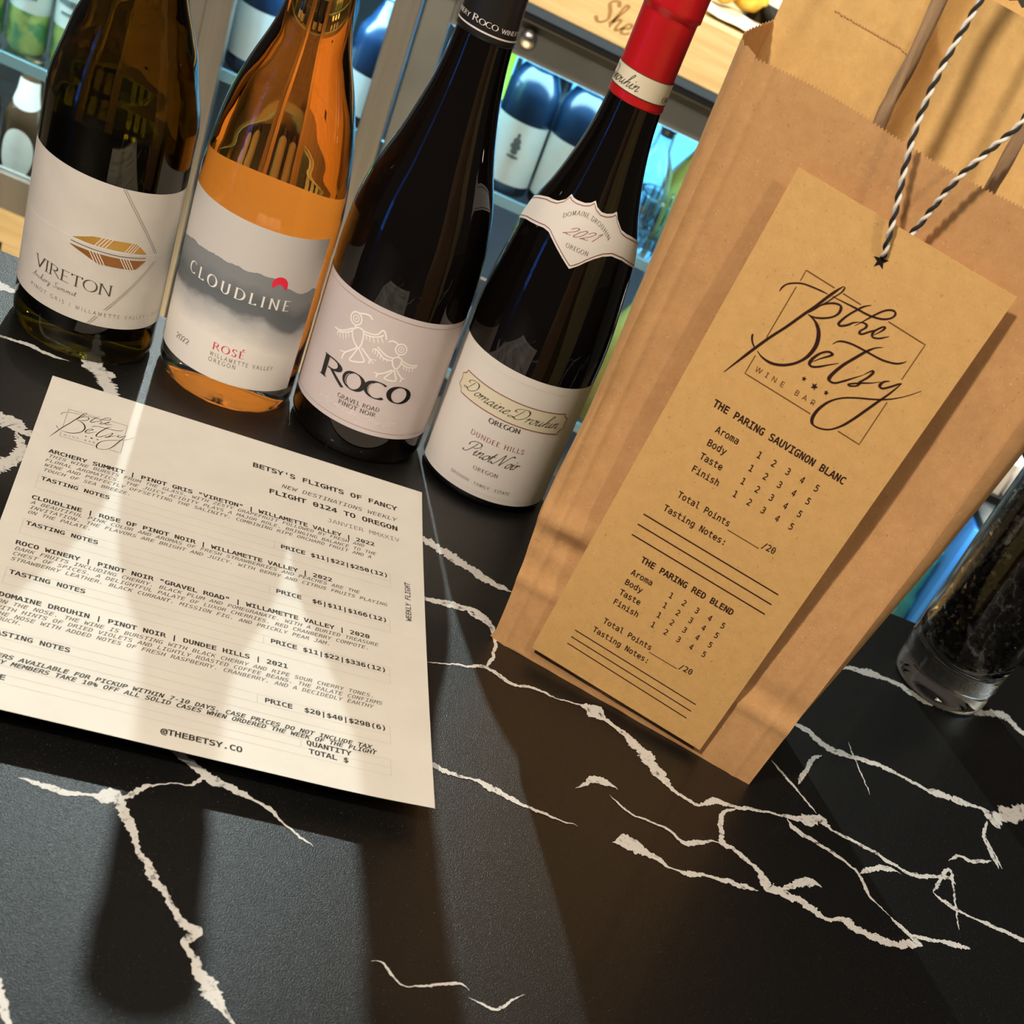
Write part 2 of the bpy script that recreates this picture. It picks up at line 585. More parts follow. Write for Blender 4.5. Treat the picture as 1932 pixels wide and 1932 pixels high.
# roman capitals drawn with a broad pen: (advance, strokes, serif points (x, y))
RO = {
    'A': (.80, [[(.04, 0), (.40, 1)], [(.38, 1), (.76, 0)], [(.18, .36), (.62, .36)]], [(.04, 0), (.76, 0)]),
    'C': (.74, [arc(.42, .5, .40, .5, 48, 312)], []),
    'D': (.82, [[(.12, 0), (.12, 1)], [(.12, .98)] + arc(.32, .5, .46, .48, 90, -90) + [(.12, .02)]], [(.12, 0), (.12, 1)]),
    'E': (.62, [[(.12, 0), (.12, 1)], [(.12, .97), (.56, .97)], [(.12, .52), (.48, .52)], [(.12, .03), (.58, .03)]], [(.12, 0), (.12, 1)]),
    'F': (.58, [[(.12, 0), (.12, 1)], [(.12, .97), (.54, .97)], [(.12, .52), (.46, .52)]], [(.12, 0), (.12, 1)]),
    'G': (.80, [arc(.42, .5, .40, .5, 50, 330), [(.74, .42), (.74, .05)], [(.54, .42), (.80, .42)]], []),
    'H': (.84, [[(.12, 0), (.12, 1)], [(.70, 0), (.70, 1)], [(.12, .52), (.70, .52)]], [(.12, 0), (.12, 1), (.70, 0), (.70, 1)]),
    'I': (.28, [[(.14, 0), (.14, 1)]], [(.14, 0), (.14, 1)]),
    'L': (.58, [[(.12, 0), (.12, 1)], [(.12, .03), (.54, .03)], [(.54, .0), (.54, .16)]], [(.12, 0), (.12, 1)]),
    'M': (.96, [[(.12, 0), (.14, 1)], [(.14, 1), (.46, .05)], [(.46, .05), (.78, 1)], [(.78, 1), (.82, 0)]], [(.12, 0), (.82, 0)]),
    'N': (.84, [[(.12, 0), (.12, 1)], [(.12, 1), (.72, 0)], [(.72, 0), (.72, 1)]], [(.12, 0), (.12, 1), (.72, 1)]),
    'O': (.88, [arc(.43, .5, .40, .5, 0, 360, 28)], []),
    'P': (.62, [[(.12, 0), (.12, 1)], [(.12, .97)] + arc(.28, .73, .28, .25, 90, -90) + [(.12, .48)]], [(.12, 0), (.12, 1)]),
    'R': (.74, [[(.12, 0), (.12, 1)], [(.12, .97)] + arc(.30, .74, .26, .23, 90, -90) + [(.12, .51)], [(.34, .5), (.74, 0)]], [(.12, 0), (.12, 1)]),
    'S': (.54, [catmull([(.46, .82), (.40, .97), (.22, 1), (.08, .84), (.12, .64), (.36, .44), (.46, .25), (.36, .04), (.18, 0), (.05, .18)], 6)], []),
    'T': (.72, [[(.36, 0), (.36, 1)], [(.04, .97), (.68, .97)], [(.05, 1), (.04, .82)], [(.67, 1), (.68, .82)]], [(.36, 0)]),
    'U': (.80, [[(.12, 1), (.12, .35)] + arc(.39, .30, .27, .30, 180, 360) + [(.66, 1)]], [(.12, 1), (.66, 1)]),
    'V': (.76, [[(.04, 1), (.40, 0)], [(.38, 0), (.72, 1)]], [(.04, 1), (.72, 1)]),
    'W': (1.06, [[(.04, 1), (.32, 0)], [(.30, 0), (.54, .98)], [(.52, .98), (.78, 0)], [(.76, 0), (1.02, 1)]], [(.04, 1), (1.02, 1)]),
    'Y': (.72, [[(.04, 1), (.36, .48)], [(.68, 1), (.36, .48)], [(.36, .48), (.36, 0)]], [(.36, 0), (.04, 1), (.68, 1)]),
    '0': (.66, [arc(.32, .5, .28, .5, 0, 360, 24)], []),
    '1': (.40, [[(.08, .82), (.22, 1)], [(.22, 1), (.22, 0)]], [(.22, 0)]),
    '2': (.60, [catmull([(.06, .78), (.14, .96), (.32, 1), (.48, .84), (.42, .56), (.06, .02)], 6), [(.04, .03), (.56, .03)]], []),
    '|': (.30, [[(.14, -.1), (.14, 1.1)]], []),
    '\u00b7': (.34, [[(.12, .40), (.20, .40)], [(.12, .46), (.20, .46)]], []),
    ' ': (.36, [], []),
}
RO['\u00c9'] = (RO['E'][0], RO['E'][1] + [[(.26, 1.10), (.44, 1.34)]], RO['E'][2])


def roman(mb, s, p0, p1, cap, mp, T=.13, t=.045, sp=0.0, serif=True, sc_small=None, h=0.0002, m=0, sans=False, ang=.22):
    adv = 0
    items = []
    for ch in s:
        k = 1.0
        a, st, se = RO[ch]
        if sc_small and ch.islower():
            pass
        items.append((adv, ch))
        adv += a + sp
    wid = adv - sp
    f = place(p0, p1, wid, 1.0, cap)

    def mm(x, y, hh):
        return mp(*f(x, y), hh)
    for x0, ch in items:
        a, st, se = RO[ch]
        for q in st:
            pts = [(x + x0, y) for x, y in q]
            ribbon(mb, pts, T * .62 if sans else nib(T, t, ang), mm, h, m)
        if serif and not sans:
            for x, y in se:
                yy = y - .018 if y > .5 else y + .018
                ribbon(mb, [(x0 + x - .115, yy), (x0 + x + .115, yy)], .042, mm, h, m)


# a slanted copperplate hand, x-height .42: letter -> (advance, strokes)
SCR = {
    'a': (.43, [[(.28, .36), (.16, .42), (.03, .22), (.07, .02), (.18, .04), (.28, .25)], [(.30, .42), (.29, .08), (.35, 0), (.45, .12)]]),
    'c': (.30, [[(.24, .36), (.14, .42), (.03, .2), (.1, .0), (.3, .12)]]),
    'e': (.32, [[(0, .1), (.08, .2), (.24, .28), (.24, .40), (.14, .42), (.05, .25), (.08, .03), (.2, 0), (.34, .12)]]),
    'g': (.40, [[(.28, .36), (.16, .42), (.03, .22), (.07, .02), (.18, .04), (.28, .25)], [(.30, .42), (.28, -.2), (.16, -.42), (.06, -.3), (.42, .1)]]),
    'h': (.43, [[(0, .1), (.2, .8), (.18, 1.), (.1, .9), (.08, 0)], [(.08, .2), (.2, .40), (.28, .36), (.28, .08), (.34, 0), (.44, .12)]]),
    'i': (.23, [[(0, .15), (.08, .42), (.08, .1), (.14, 0), (.24, .12)], [(.10, .60), (.12, .66)]]),
    'l': (.22, [[(0, .1), (.18, .8), (.16, 1.), (.09, .9), (.07, .15), (.13, 0), (.24, .12)]]),
    'm': (.66, [[(0, .25), (.06, .42), (.08, .40), (.07, 0)], [(.07, .2), (.2, .41), (.28, .36), (.28, 0)], [(.28, .2), (.42, .41), (.50, .36), (.50, .08), (.56, 0), (.66, .12)]]),
    'n': (.43, [[(0, .25), (.06, .42), (.08, .40), (.07, 0)], [(.07, .2), (.2, .41), (.28, .36), (.28, .08), (.34, 0), (.44, .12)]]),
    'o': (.36, [[(.15, .42), (.03, .25), (.08, .02), (.2, .02), (.30, .2), (.24, .40), (.15, .42)], [(.24, .38), (.38, .34)]]),
    'r': (.28, [[(0, .25), (.06, .42), (.08, .40), (.07, 0)], [(.07, .22), (.18, .40), (.28, .38)]]),
    's': (.30, [[(0, .1), (.18, .46), (.22, .2), (.12, .0), (.0, .06)]]),
    't': (.25, [[(0, .15), (.11, .78), (.09, .1), (.15, 0), (.27, .12)], [(-.02, .46), (.24, .48)]]),
    'u': (.44, [[(0, .25), (.06, .42), (.07, .1), (.14, 0), (.26, .15), (.30, .42)], [(.30, .42), (.30, .08), (.36, 0), (.46, .12)]]),
    'v': (.36, [[(0, .3), (.06, .42), (.14, .02), (.28, .3), (.26, .42), (.36, .38)]]),
    'y': (.40, [[(0, .25), (.06, .42), (.07, .1), (.14, 0), (.26, .15), (.30, .42)], [(.30, .42), (.26, -.2), (.14, -.42), (.05, -.3), (.40, .1)]]),
    'A': (.62, [[(-.05, .02), (.1, .1), (.42, 1.)], [(.42, 1.), (.50, 0)], [(.15, .35), (.50, .37)]]),
    'D': (.86, [[(.25, .92), (.2, .3), (.12, .05), (-.08, .0), (-.08, .12), (.1, .12), (.42, 0), (.68, .28), (.70, .66), (.50, .97), (.14, 1.0), (-.12, .82), (-.10, .62), (.05, .62)]]),
    'P': (.58, [[(.28, .92), (.2, .3), (.1, .02), (-.1, .02), (-.12, .14)], [(-.08, .55), (-.14, .80), (.1, 1.0), (.45, .98), (.58, .78), (.45, .52), (.25, .48)]]),
    'N': (.84, [[(-.14, .12), (-.05, .0), (.06, .12), (.2, .95)], [(.2, .95), (.26, .8), (.44, .02)], [(.44, .02), (.6, .8), (.72, 1.0), (.84, .92)]]),
    'S': (.46, [[(.42, .82), (.28, 1.), (.1, .82), (.28, .5), (.35, .2), (.15, 0), (-.04, .15)]]),
    'V': (.50, [[(-.08, .8), (.06, .97), (.14, .4), (.15, .0)], [(.15, 0), (.4, .8), (.58, 1.0)]]),
    'W': (.84, [[(-.08, .8), (.06, .97), (.12, .3), (.13, 0)], [(.13, 0), (.4, .9)], [(.4, .9), (.44, 0)], [(.44, 0), (.7, .85), (.86, 1)]]),
    '2': (.46, [[(.02, .72), (.16, 1.), (.36, .9), (.30, .55), (-.02, .02), (.12, .10), (.24, .02), (.40, .08)]]),
    '0': (.44, [[(.2, 1.), (.05, .6), (.06, .1), (.2, 0), (.36, .35), (.36, .85), (.2, 1.)]]),
    '1': (.28, [[(.06, .78), (.22, 1), (.18, .5), (.16, 0)]]),
    '\u2022': (.34, [[(.08, .25), (.16, .25)], [(.08, .3), (.16, .3)], [(.08, .2), (.16, .2)]]),
    ' ': (.30, []),
}


def script(mb, s, p0, p1, cap, mp, slant=.42, T=.075, t=.024, h=0.0002, m=0, space=0.0):
    adv = 0
    items = []
    for ch in s:
        items.append((adv, ch))
        adv += SCR[ch][0] + space
    f = place(p0, p1, adv - space, 1.0, cap)

    def mm(x, y, hh):
        return mp(*f(x, y), hh)
    wf = lambda a, q: max(t, T * abs(math.sin(a - .55)) ** 1.6)
    for x0, ch in items:
        for q in SCR[ch][1]:
            pts = catmull([(x + x0 + slant * y, y) for x, y in q], 6)
            ribbon(mb, pts, wf, mm, h, m)


def star(mb, c, r, mp, h=0.0003, m=0, rot=0.0):
    pts = []
    for i in range(10):
        a = PI / 2 + rot + i * PI / 5
        rr = r if i % 2 == 0 else r * .42
        pts.append((c[0] + rr * math.cos(a), c[1] + rr * math.sin(a)))
    poly(mb, pts, mp, h, m)


LOGO={
'frame': [(24.8, 231.1), (24.7, 236.0), (39.2, 236.2)] ,
'frame2': [(43.5, 236.2), (52.8, 236.3)] ,
'frame3': [(66.8, 236.6), (85.7, 236.8), (85.6, 219.6)] ,
'frame4': [(85.8, 208.1), (85.9, 185.9), (74.4, 185.8)] ,
'frame5': [(59.6, 185.6), (24.4, 185.0), (24.4, 194.2)] ,
'frame6': [(24.6, 203.4), (24.6, 228.1)] ,
'swash': [(19.2, 222.7), (19.4, 224.7), (20.5, 226.9), (23.0, 228.9), (26.3, 230.6), (30.7, 231.6), (35.3, 232.3), (38.2, 232.6)] ,
'swash2': [(40.2, 232.9), (45.2, 233.3), (51.1, 233.9), (57.1, 234.3), (61.5, 235.2), (64.9, 236.6), (67.2, 238.7), (67.6, 240.6), (66.3, 241.4), (64.1, 240.5), (61.9, 238.3), (59.4, 234.5), (57.4, 231.0), (55.3, 227.6)] ,
'stem': [(15.8, 180.4), (19.2, 188.7), (22.5, 196.6), (25.9, 204.2), (29.9, 212.0), (33.6, 220.2), (36.3, 225.9), (38.7, 231.7), (40.8, 236.2), (42.2, 238.7)] ,
'loop': [(42.2, 238.7), (43.0, 238.3), (42.7, 236.1), (41.1, 232.9), (39.8, 230.1), (37.8, 226.9), (36.3, 223.9), (34.9, 221.6)] ,
'bowl1': [(36.5, 224.6), (38.7, 228.0), (42.0, 230.6), (44.9, 231.5), (46.2, 230.7), (46.5, 228.5), (45.1, 225.9), (42.2, 223.5), (38.4, 221.6), (35.2, 221.2)] ,
'bowl2': [(35.2, 221.2), (38.4, 220.7), (41.1, 219.4), (43.4, 217.2), (45.0, 213.9), (45.5, 210.6), (44.9, 206.6), (43.3, 203.1), (40.8, 199.9), (36.9, 196.9), (32.2, 195.1), (27.6, 195.1), (24.0, 196.3)] ,
'bowl3': [(22.4, 196.8), (20.3, 198.3), (19.0, 200.0), (18.5, 201.6)] ,
't': [(56.8, 238.4), (54.4, 236.4), (52.5, 233.6), (50.5, 230.1), (49.1, 226.5), (48.9, 224.7), (50.1, 224.5), (52.4, 226.3), (54.1, 228.4), (56.2, 230.0)] ,
'h': [(56.2, 230.0), (57.7, 230.6), (59.5, 230.7), (59.8, 229.4), (58.7, 227.3), (58.9, 226.1), (60.3, 226.7), (62.1, 228.8), (64.3, 231.0), (66.0, 233.2)] ,
'e': [(64.1, 228.2), (65.8, 230.7), (66.9, 232.8), (66.8, 233.9), (65.5, 233.0), (64.0, 230.5), (63.8, 228.6), (64.9, 227.8), (67.2, 228.7), (69.2, 230.4), (70.7, 231.8)] ,
'e2': [(47.7, 205.2), (50.6, 208.8), (53.2, 211.6), (53.4, 212.8), (51.4, 212.5), (49.0, 210.3), (47.3, 206.8), (47.1, 204.2), (48.6, 203.4), (51.2, 204.8), (54.5, 207.7), (58.2, 210.9)] ,
't2': [(70.9, 226.5), (68.1, 224.5), (65.5, 221.0), (62.9, 216.3), (60.4, 211.5), (58.8, 207.1), (58.1, 203.6), (59.2, 202.4), (61.5, 202.9), (64.3, 205.6), (67.2, 208.9), (70.1, 212.2)] ,
'cross': [(51.3, 216.2), (52.6, 218.3), (54.9, 219.7), (58.7, 220.7), (63.4, 221.2), (68.3, 221.5), (73.1, 221.9), (76.9, 222.8), (79.9, 224.0), (81.9, 225.6), (82.9, 227.0)] ,
's': [(70.1, 212.2), (71.6, 214.7), (72.7, 216.0), (73.3, 215.1), (72.5, 212.5), (70.8, 209.3), (70.8, 208.3), (70.2, 206.8), (67.7, 205.3), (67.4, 206.1), (71.6, 209.1), (75.2, 211.4), (78.5, 214.0)] ,
'y': [(81.7, 216.3), (79.8, 214.9), (78.9, 213.0), (79.5, 211.9), (81.0, 212.2), (83.3, 214.5), (85.4, 217.0), (86.6, 218.2)] ,
'ytail': [(86.6, 218.2), (85.8, 215.5), (84.3, 211.1), (81.9, 205.3), (79.5, 199.3), (77.0, 193.3), (74.4, 188.4), (71.0, 184.5), (67.1, 182.5), (63.5, 182.1), (61.7, 183.6), (61.2, 186.5), (61.9, 190.5), (64.1, 195.1), (67.9, 199.1), (73.4, 202.6), (78.7, 205.3), (83.3, 207.9), (87.6, 211.1), (91.8, 215.2), (95.7, 220.0)] ,
}

LOGO_W = {'stem': (2.0, .8), 'loop': (.9, .6), 'bowl1': (1.5, .9), 'bowl2': (2.2, 1.3), 'bowl3': (1.1, .7), 't2': (2.2, 1.0), 'e2': (1.9, 1.0),
          'ytail': (1.9, .8), 'y': (1.8, 1.0), 's': (1.6, .8), 'cross': (1.5, .9), 't': (1.5, 1.0), 'h': (1.4, .9), 'e': (1.3, .8), 'swash': (1.1, .7), 'swash2': (1.2, .9)}


def betsy_logo(thick, thin, mp, k=1.0):
    """the hand-written bar logo; thick and thin are mesh builders, mp maps tag millimetres"""
    for name, pts in LOGO.items():
        if name.startswith('frame'):
            ribbon(thin, pts, .42 * k, mp)
        else:
            a, b = LOGO_W[name]
            wf = lambda ang, q, a=a, b=b: max(b, a * abs(math.sin(ang - .3)) ** 1.2) * k * .86
            ribbon(thick, catmull(pts, 7), wf, mp, taper=True)
    font_text(thin, 'W  I  N  E      B  A  R', (27.6, 188.3), (58.8, 189.3), 2.4, mp, 'sans', 0.0)
    star(thick, (48.7, 197.2), 1.25, mp, rot=.15)
    star(thick, (54.5, 196.8), 1.75, mp, rot=-.1)
    star(thick, (60.5, 197.3), 1.25, mp, rot=.1)
# ------------------------------------------------------------------ setting
FLOOR = -1.06
struct(MB().box((-4.2, -2.2, FLOOR - .04), (3.0, 3.0, FLOOR)).build('floor', MT['dark_floor']))
struct(MB().box((-2.6, 2.9, FLOOR), (3.0, 3.0, 1.7)).build('wall_back', MT['wall']))

VEINS=[
[(-84.0,424.8,0.8),(-76.7,424.9,2.0),(-70.1,424.2,2.6),(-62.2,426.0,1.3),(-55.5,428.5,1.6),(-50.5,430.0,5.7),(-45.8,430.0,4.7),(-41.8,423.5,3.6),(-37.7,418.9,3.1),(-34.4,412.3,2.3),(-30.2,404.6,2.5),(-23.7,398.2,2.5),(-19.0,392.6,2.9),(-14.5,387.0,1.9),(-9.6,380.2,2.6),(-5.1,374.8,3.3),(-0.4,372.5,3.3),(-2.0,366.0,1.9),(0.8,361.5,2.1),(5.8,355.2,2.7),(11.5,348.0,5.0),(15.7,343.0,3.1),(21.0,337.1,1.3),(26.0,332.5,0.9)],
[(-46.0,430.9,3.2),(-40.5,437.2,2.1),(-37.7,443.0,2.4),(-34.0,446.0,0.8),(-27.4,450.9,0.4),(-21.0,452.8,0.6),(-17.2,461.0,3.4)],
[(-34.6,470.3,1.7),(-28.2,468.1,2.6),(-22.7,464.4,2.9),(-14.9,461.1,4.6),(-7.8,460.4,2.9),(-0.4,458.8,2.3),(5.9,456.6,1.1),(13.6,453.3,1.7),(17.8,450.1,0.9),(25.8,445.2,0.8),(34.9,439.9,1.1)],
[(-62.0,327.4,3.1),(-55.8,319.8,2.8),(-48.9,307.3,1.6),(-44.1,295.4,1.2)],
[(-192.7,677.3,8.0),(-176.9,678.7,10.1),(-170.1,678.4,8.9),(-164.4,673.8,4.0),(-159.4,675.1,4.8),(-153.6,672.5,2.8)],
[(-166.5,671.9,3.6),(-158.8,656.7,4.7),(-161.1,639.5,5.3),(-167.3,619.7,3.6)],
[(-215.7,758.9,1.4),(-205.3,762.8,1.4),(-191.3,765.0,3.3),(-177.5,763.6,1.9),(-167.4,764.7,0.9)],
[(-242.2,817.6,4.0),(-224.7,820.2,6.1),(-216.3,821.0,4.1),(-207.0,822.9,1.5)],
[(-166.2,791.2,4.9),(-158.4,775.3,6.7),(-150.2,768.0,8.6),(-140.8,750.9,6.5),(-134.3,738.8,4.6),(-125.7,718.7,3.5)],
[(38.4,722.7,4.8),(49.8,721.9,5.7),(61.7,718.2,6.7),(79.0,709.1,5.7),(95.9,703.0,4.7),(107.6,700.4,2.9)],
[(52.7,660.1,2.2),(66.3,662.2,3.5),(83.1,666.3,3.5),(92.7,664.9,3.6),(99.8,654.1,1.8),(102.3,631.7,1.3),(98.9,616.7,1.6)],
[(83.2,665.2,2.7),(89.9,660.8,3.5),(97.9,658.4,1.3)],
[(65.8,602.1,0.8),(88.3,611.6,1.2),(98.9,616.7,1.6),(113.9,610.8,1.6),(126.2,614.2,1.2),(138.9,612.4,1.2),(153.6,614.6,1.3),(161.1,613.6,8.4),(169.7,608.2,2.5),(180.4,601.7,3.3),(189.1,593.2,5.4),(198.6,581.2,5.7),(204.6,571.7,2.4),(214.0,565.9,2.0),(223.2,564.0,1.6),(232.3,572.6,3.3),(243.0,573.2,2.1),(255.3,576.8,1.7),(266.7,579.9,1.3),(281.6,582.4,2.6),(288.5,583.6,5.2),(297.9,590.6,6.2),(303.2,585.1,2.6),(314.4,582.0,1.8),(324.4,579.7,1.8),(338.3,574.4,2.2),(352.4,570.6,2.2),(376.4,578.6,2.3),(381.9,575.5,2.7)],
[(245.5,573.2,2.1),(237.1,564.5,2.0),(234.9,552.5,2.0),(234.9,539.8,3.1),(241.7,536.9,3.1),(249.0,532.1,3.1),(256.0,525.3,3.8),(259.9,517.1,5.3),(267.4,516.5,3.8),(277.9,515.4,4.2),(286.4,509.4,4.9),(293.9,508.8,2.3),(302.0,512.4,3.9),(310.7,508.4,4.6),(324.4,506.6,3.5),(335.4,507.4,3.9),(346.0,513.8,4.0),(342.0,518.0,1.6),(335.2,524.9,3.6),(332.5,527.7,2.0)],
[(335.2,524.9,2.0),(343.7,518.7,2.0),(363.6,522.1,2.5),(380.3,524.5,3.8)],
[(173.7,510.1,1.1),(180.7,512.7,7.1),(189.3,511.7,5.0),(199.2,508.6,2.1),(209.2,505.4,1.4),(218.0,507.5,3.3),(226.8,509.7,1.5),(241.5,510.6,3.0),(253.5,512.2,2.2)],
[(276.4,579.8,1.3),(280.6,573.0,2.5),(293.0,568.1,2.1),(305.4,563.1,1.7),(317.1,553.7,1.7),(321.4,539.0,1.2),(332.5,527.7,0.8)],
[(322.4,758.3,2.9),(355.4,769.5,4.8),(379.4,768.6,4.9),(394.4,762.3,5.5),(415.4,765.5,5.0),(442.3,775.1,5.1),(461.0,782.8,6.5),(475.6,769.7,3.9),(496.1,754.2,3.2)],
[(287.4,676.9,2.0),(301.1,671.3,4.0),(311.0,663.6,5.0),(328.8,662.9,3.5),(347.3,665.1,3.1),(365.1,661.7,2.1),(382.9,658.2,4.2),(397.7,658.2,4.7),(417.0,660.4,2.7),(425.0,654.4,8.5),(441.6,667.8,7.6),(452.0,675.7,6.7),(486.5,703.9,4.7)],
[(270.9,628.8,1.4),(281.4,615.0,1.4),(296.0,594.2,0.9)],
[(418.9,648.8,2.1),(412.9,633.5,1.5),(413.9,622.0,2.0),(417.2,604.9,1.5)],
[(381.3,594.8,1.4),(390.2,603.6,1.4),(397.0,602.2,2.4),(413.0,609.8,1.5)],
[(364.4,560.6,2.6),(371.8,555.4,2.6),(386.1,551.3,1.3),(406.0,549.6,2.7),(419.0,546.9,2.2),(439.2,545.2,1.4)],
[(364.4,560.6,1.3),(379.8,587.3,1.4),(378.8,564.9,0.9),(376.3,536.8,0.8)],
[(68.9,386.2,0.4),(73.3,387.4,0.8),(77.2,383.1,1.0),(83.5,378.3,0.8),(92.1,381.2,0.8),(105.0,388.4,1.1),(111.0,386.4,0.5)],
[(111.3,382.9,0.5),(123.1,380.8,1.1),(129.5,389.2,1.1),(135.1,393.6,0.5)],
[(75.3,521.7,1.4),(77.5,521.6,2.0),(88.9,520.3,2.7),(93.0,519.6,1.4),(99.7,521.1,1.4),(110.8,518.7,2.8),(117.8,517.0,2.4),(127.5,515.1,1.7),(144.2,513.5,1.0),(155.3,513.0,0.7)],
[(153.0,542.0,0.7),(157.2,545.9,1.9),(162.8,553.7,3.4),(171.6,554.8,3.1),(176.1,552.8,1.1)],
[(171.8,546.2,0.8),(183.5,537.4,1.1),(204.1,535.2,1.1),(212.8,529.1,2.2),(228.1,537.4,1.5),(234.2,538.7,1.2)],
[(286.5,615.2,1.4),(293.3,631.0,1.9),(300.3,647.3,1.9),(306.2,653.1,1.5)],
[(266.0,517.9,1.1),(276.0,526.4,3.1),(285.9,533.0,5.5),(292.0,531.7,3.2)],
[(327.2,677.9,1.0),(335.0,630.8,0.5)],
[(317.1,553.7,0.8),(328.3,563.2,3.0),(339.0,568.2,2.6),(345.4,566.9,0.9)],
[(419.3,605.8,1.0),(414.3,631.8,1.0)]]



def build_counter():
    t = thing('bar_counter', 'long black marble bar counter with white veins, bottles and bag stand on it', 'counter', (0, 0, 0))
    x0, x1, y0, y1 = -1.5, 1.7, 0.10, 0.8655
    mb = MB()
    mb.box((x0, y0, -.032), (x1, y1, 0), 0)
    z = 0.00012
    for k, vein in enumerate(VEINS):
        ctrl = catmull([(a / 1000, b / 1000, c / 1000) for a, b, c in vein], 6)
        pts = [ctrl[0]]
        for a, b in zip(ctrl, ctrl[1:]):
            n = max(1, int(math.dist(a[:2], b[:2]) / .0005))
            pts += [tuple(a[c] + (b[c] - a[c]) * j / n for c in range(3)) for j in range(1, n + 1)]
        n = len(pts)
        v = []
        zz = z + k * 0.000004
        for i, p in enumerate(pts):
            a, b = pts[max(i - 4, 0)], pts[min(i + 4, n - 1)]
            dx, dy = b[0] - a[0], b[1] - a[1]
            d = math.hypot(dx, dy) or 1e-9
            w0 = max(p[2], .0005) * .70 * min(1, .15 + i / 12, .15 + (n - 1 - i) / 12)
            ox = .0009 * noise.noise((p[0] * 160, p[1] * 160, k)) + .0005 * noise.noise((p[0] * 500, p[1] * 500, k + 9))
            for s in (-1, 1):
                q = (p[0] * 1000, p[1] * 1000, k * 3.7 + s * 20)
                rag = 1 + .75 * noise.noise([c * .12 for c in q]) + .45 * noise.noise([c * .55 for c in q]) + .40 * noise.noise([c * 1.7 for c in q])
                wd = max(.00012, w0 * rag)
                v.append((p[0] - dy / d * (wd * s + ox), p[1] + dx / d * (wd * s + ox), zz))
        mb.add(v, [(2 * i + 1, 2 * i, 2 * i + 2, 2 * i + 3) for i in range(n - 1)], 1)
    o = mb.build('countertop', None, t, mats=[MT['stone'], MT['vein']])
    for p in o.data.polygons:
        if p.material_index == 1 and p.normal.z < 0:
            p.flip()
    MB().box((x0 + .05, .45, FLOOR), (x1 - .05, .80, -.032)).build('counter_base', MT['black_plastic'], t)
    return t


build_counter()

# ------------------------------------------------------------------ wine bottles
PROF = {
    1: [(.0375, 0), (.0396, .007), (.0396, .128), (.0384, .138), (.0367, .1445), (.0332, .158), (.0314, .165), (.0285, .172), (.0215, .189), (.0168, .207), (.0148, .228), (.0142, .26), (.0142, .282), (.0160, .283), (.0160, .297), (.0150, .298)],
    2: [(.0380, 0), (.0402, .007), (.0402, .115), (.0394, .125), (.0378, .138), (.0346, .157), (.0288, .176), (.0210, .1966), (.0169, .214), (.0150, .235), (.0142, .26), (.0142, .282), (.0160, .283), (.0160, .297), (.0150, .298)],
    3: [(.0385, 0), (.0410, .008), (.0410, .105), (.0405, .116), (.0392, .132), (.0350, .152), (.0272, .174), (.0202, .1995), (.0170, .217), (.0153, .235), (.0144, .26), (.0144, .279), (.0158, .280), (.0158, .295), (.0145, .296)],
    4: [(.0388, 0), (.0410, .0045), (.0410, .100), (.0405, .112), (.0394, .124), (.0376, .138), (.0350, .156), (.0312, .170), (.0260, .183), (.0202, .2025), (.0166, .221), (.0152, .236), (.0147, .25), (.0146, .27), (.0146, .279), (.0158, .280), (.0158, .295), (.0145, .296)],
}
BODY_R = {1: .0396, 2: .0402, 3: .0410, 4: .0410}
BPOS = {1: (-.1724, .8085), 2: (-.0888, .8195), 3: (-.0064, .8208), 4: (.0784, .8250)}


def smooth_prof(p, n=5):
    keep = []
    for i in range(len(p) - 1):
        p0, p1, p2, p3 = p[max(i - 1, 0)], p[i], p[i + 1], p[min(i + 2, len(p) - 1)]
        if p2[1] - p1[1] < .005:
            keep.append(p1)
            continue
        for j in range(n):
            t = j / n
            h1, h2, h3, h4 = 2 * t ** 3 - 3 * t * t + 1, t ** 3 - 2 * t * t + t, -2 * t ** 3 + 3 * t * t, t ** 3 - t * t
            dz = p2[1] - p1[1]
            m1 = (p2[0] - p0[0]) / max(p2[1] - p0[1], 1e-6) * dz
            m2 = (p3[0] - p1[0]) / max(p3[1] - p1[1], 1e-6) * dz
            lim = 3 * (p2[0] - p1[0])
            if lim * m1 <= 0: m1 = 0
            if lim * m2 <= 0: m2 = 0
            if abs(m1) > abs(lim): m1 = lim
            if abs(m2) > abs(lim): m2 = lim
            keep.append((h1 * p1[0] + h2 * m1 + h3 * p2[0] + h4 * m2, p1[1] + dz * t))
    keep.append(p[-1])
    return keep


SP = {i: smooth_prof(PROF[i]) for i in PROF}


def rad(i, z):
    p = SP[i]
    for a, b in zip(p, p[1:]):
        if a[1] <= z <= b[1]:
            return a[0] + (b[0] - a[0]) * (z - a[1]) / max(b[1] - a[1], 1e-9)
    return p[-1][0] if z > .2 else p[0][0]


def bmap(i):
    """label millimetres: x is arc length at the body radius, y is height"""
    R = BODY_R[i] * 1000

    def f(x, y, h):
        z = y / 1000
        r = rad(i, z) + h
        a = x / R
        return (r * math.sin(a), -r * math.cos(a), z)
    return f


def deg(i, d):
    return math.radians(d) * BODY_R[i] * 1000


def D(i, pts):
    return [(deg(i, a), b) for a, b in pts]


def wrap_patch(mp, x0, x1, y0, y1, h, nx=64, ny=8, mb=None, m=0):
    mb = mb or MB()
    v, f = [], []
    for i in range(nx + 1):
        for j in range(ny + 1):
            v.append(mp(x0 + (x1 - x0) * i / nx, y0 + (y1 - y0) * j / ny, h))
    k = ny + 1
    for i in range(nx):
        for j in range(ny):
            f.append((i * k + j, (i + 1) * k + j, (i + 1) * k + j + 1, i * k + j + 1))
    return mb.add(v, f, m)


LH, TH, TH2 = .00015, .00030, .00042       # label, print, second print above the glass


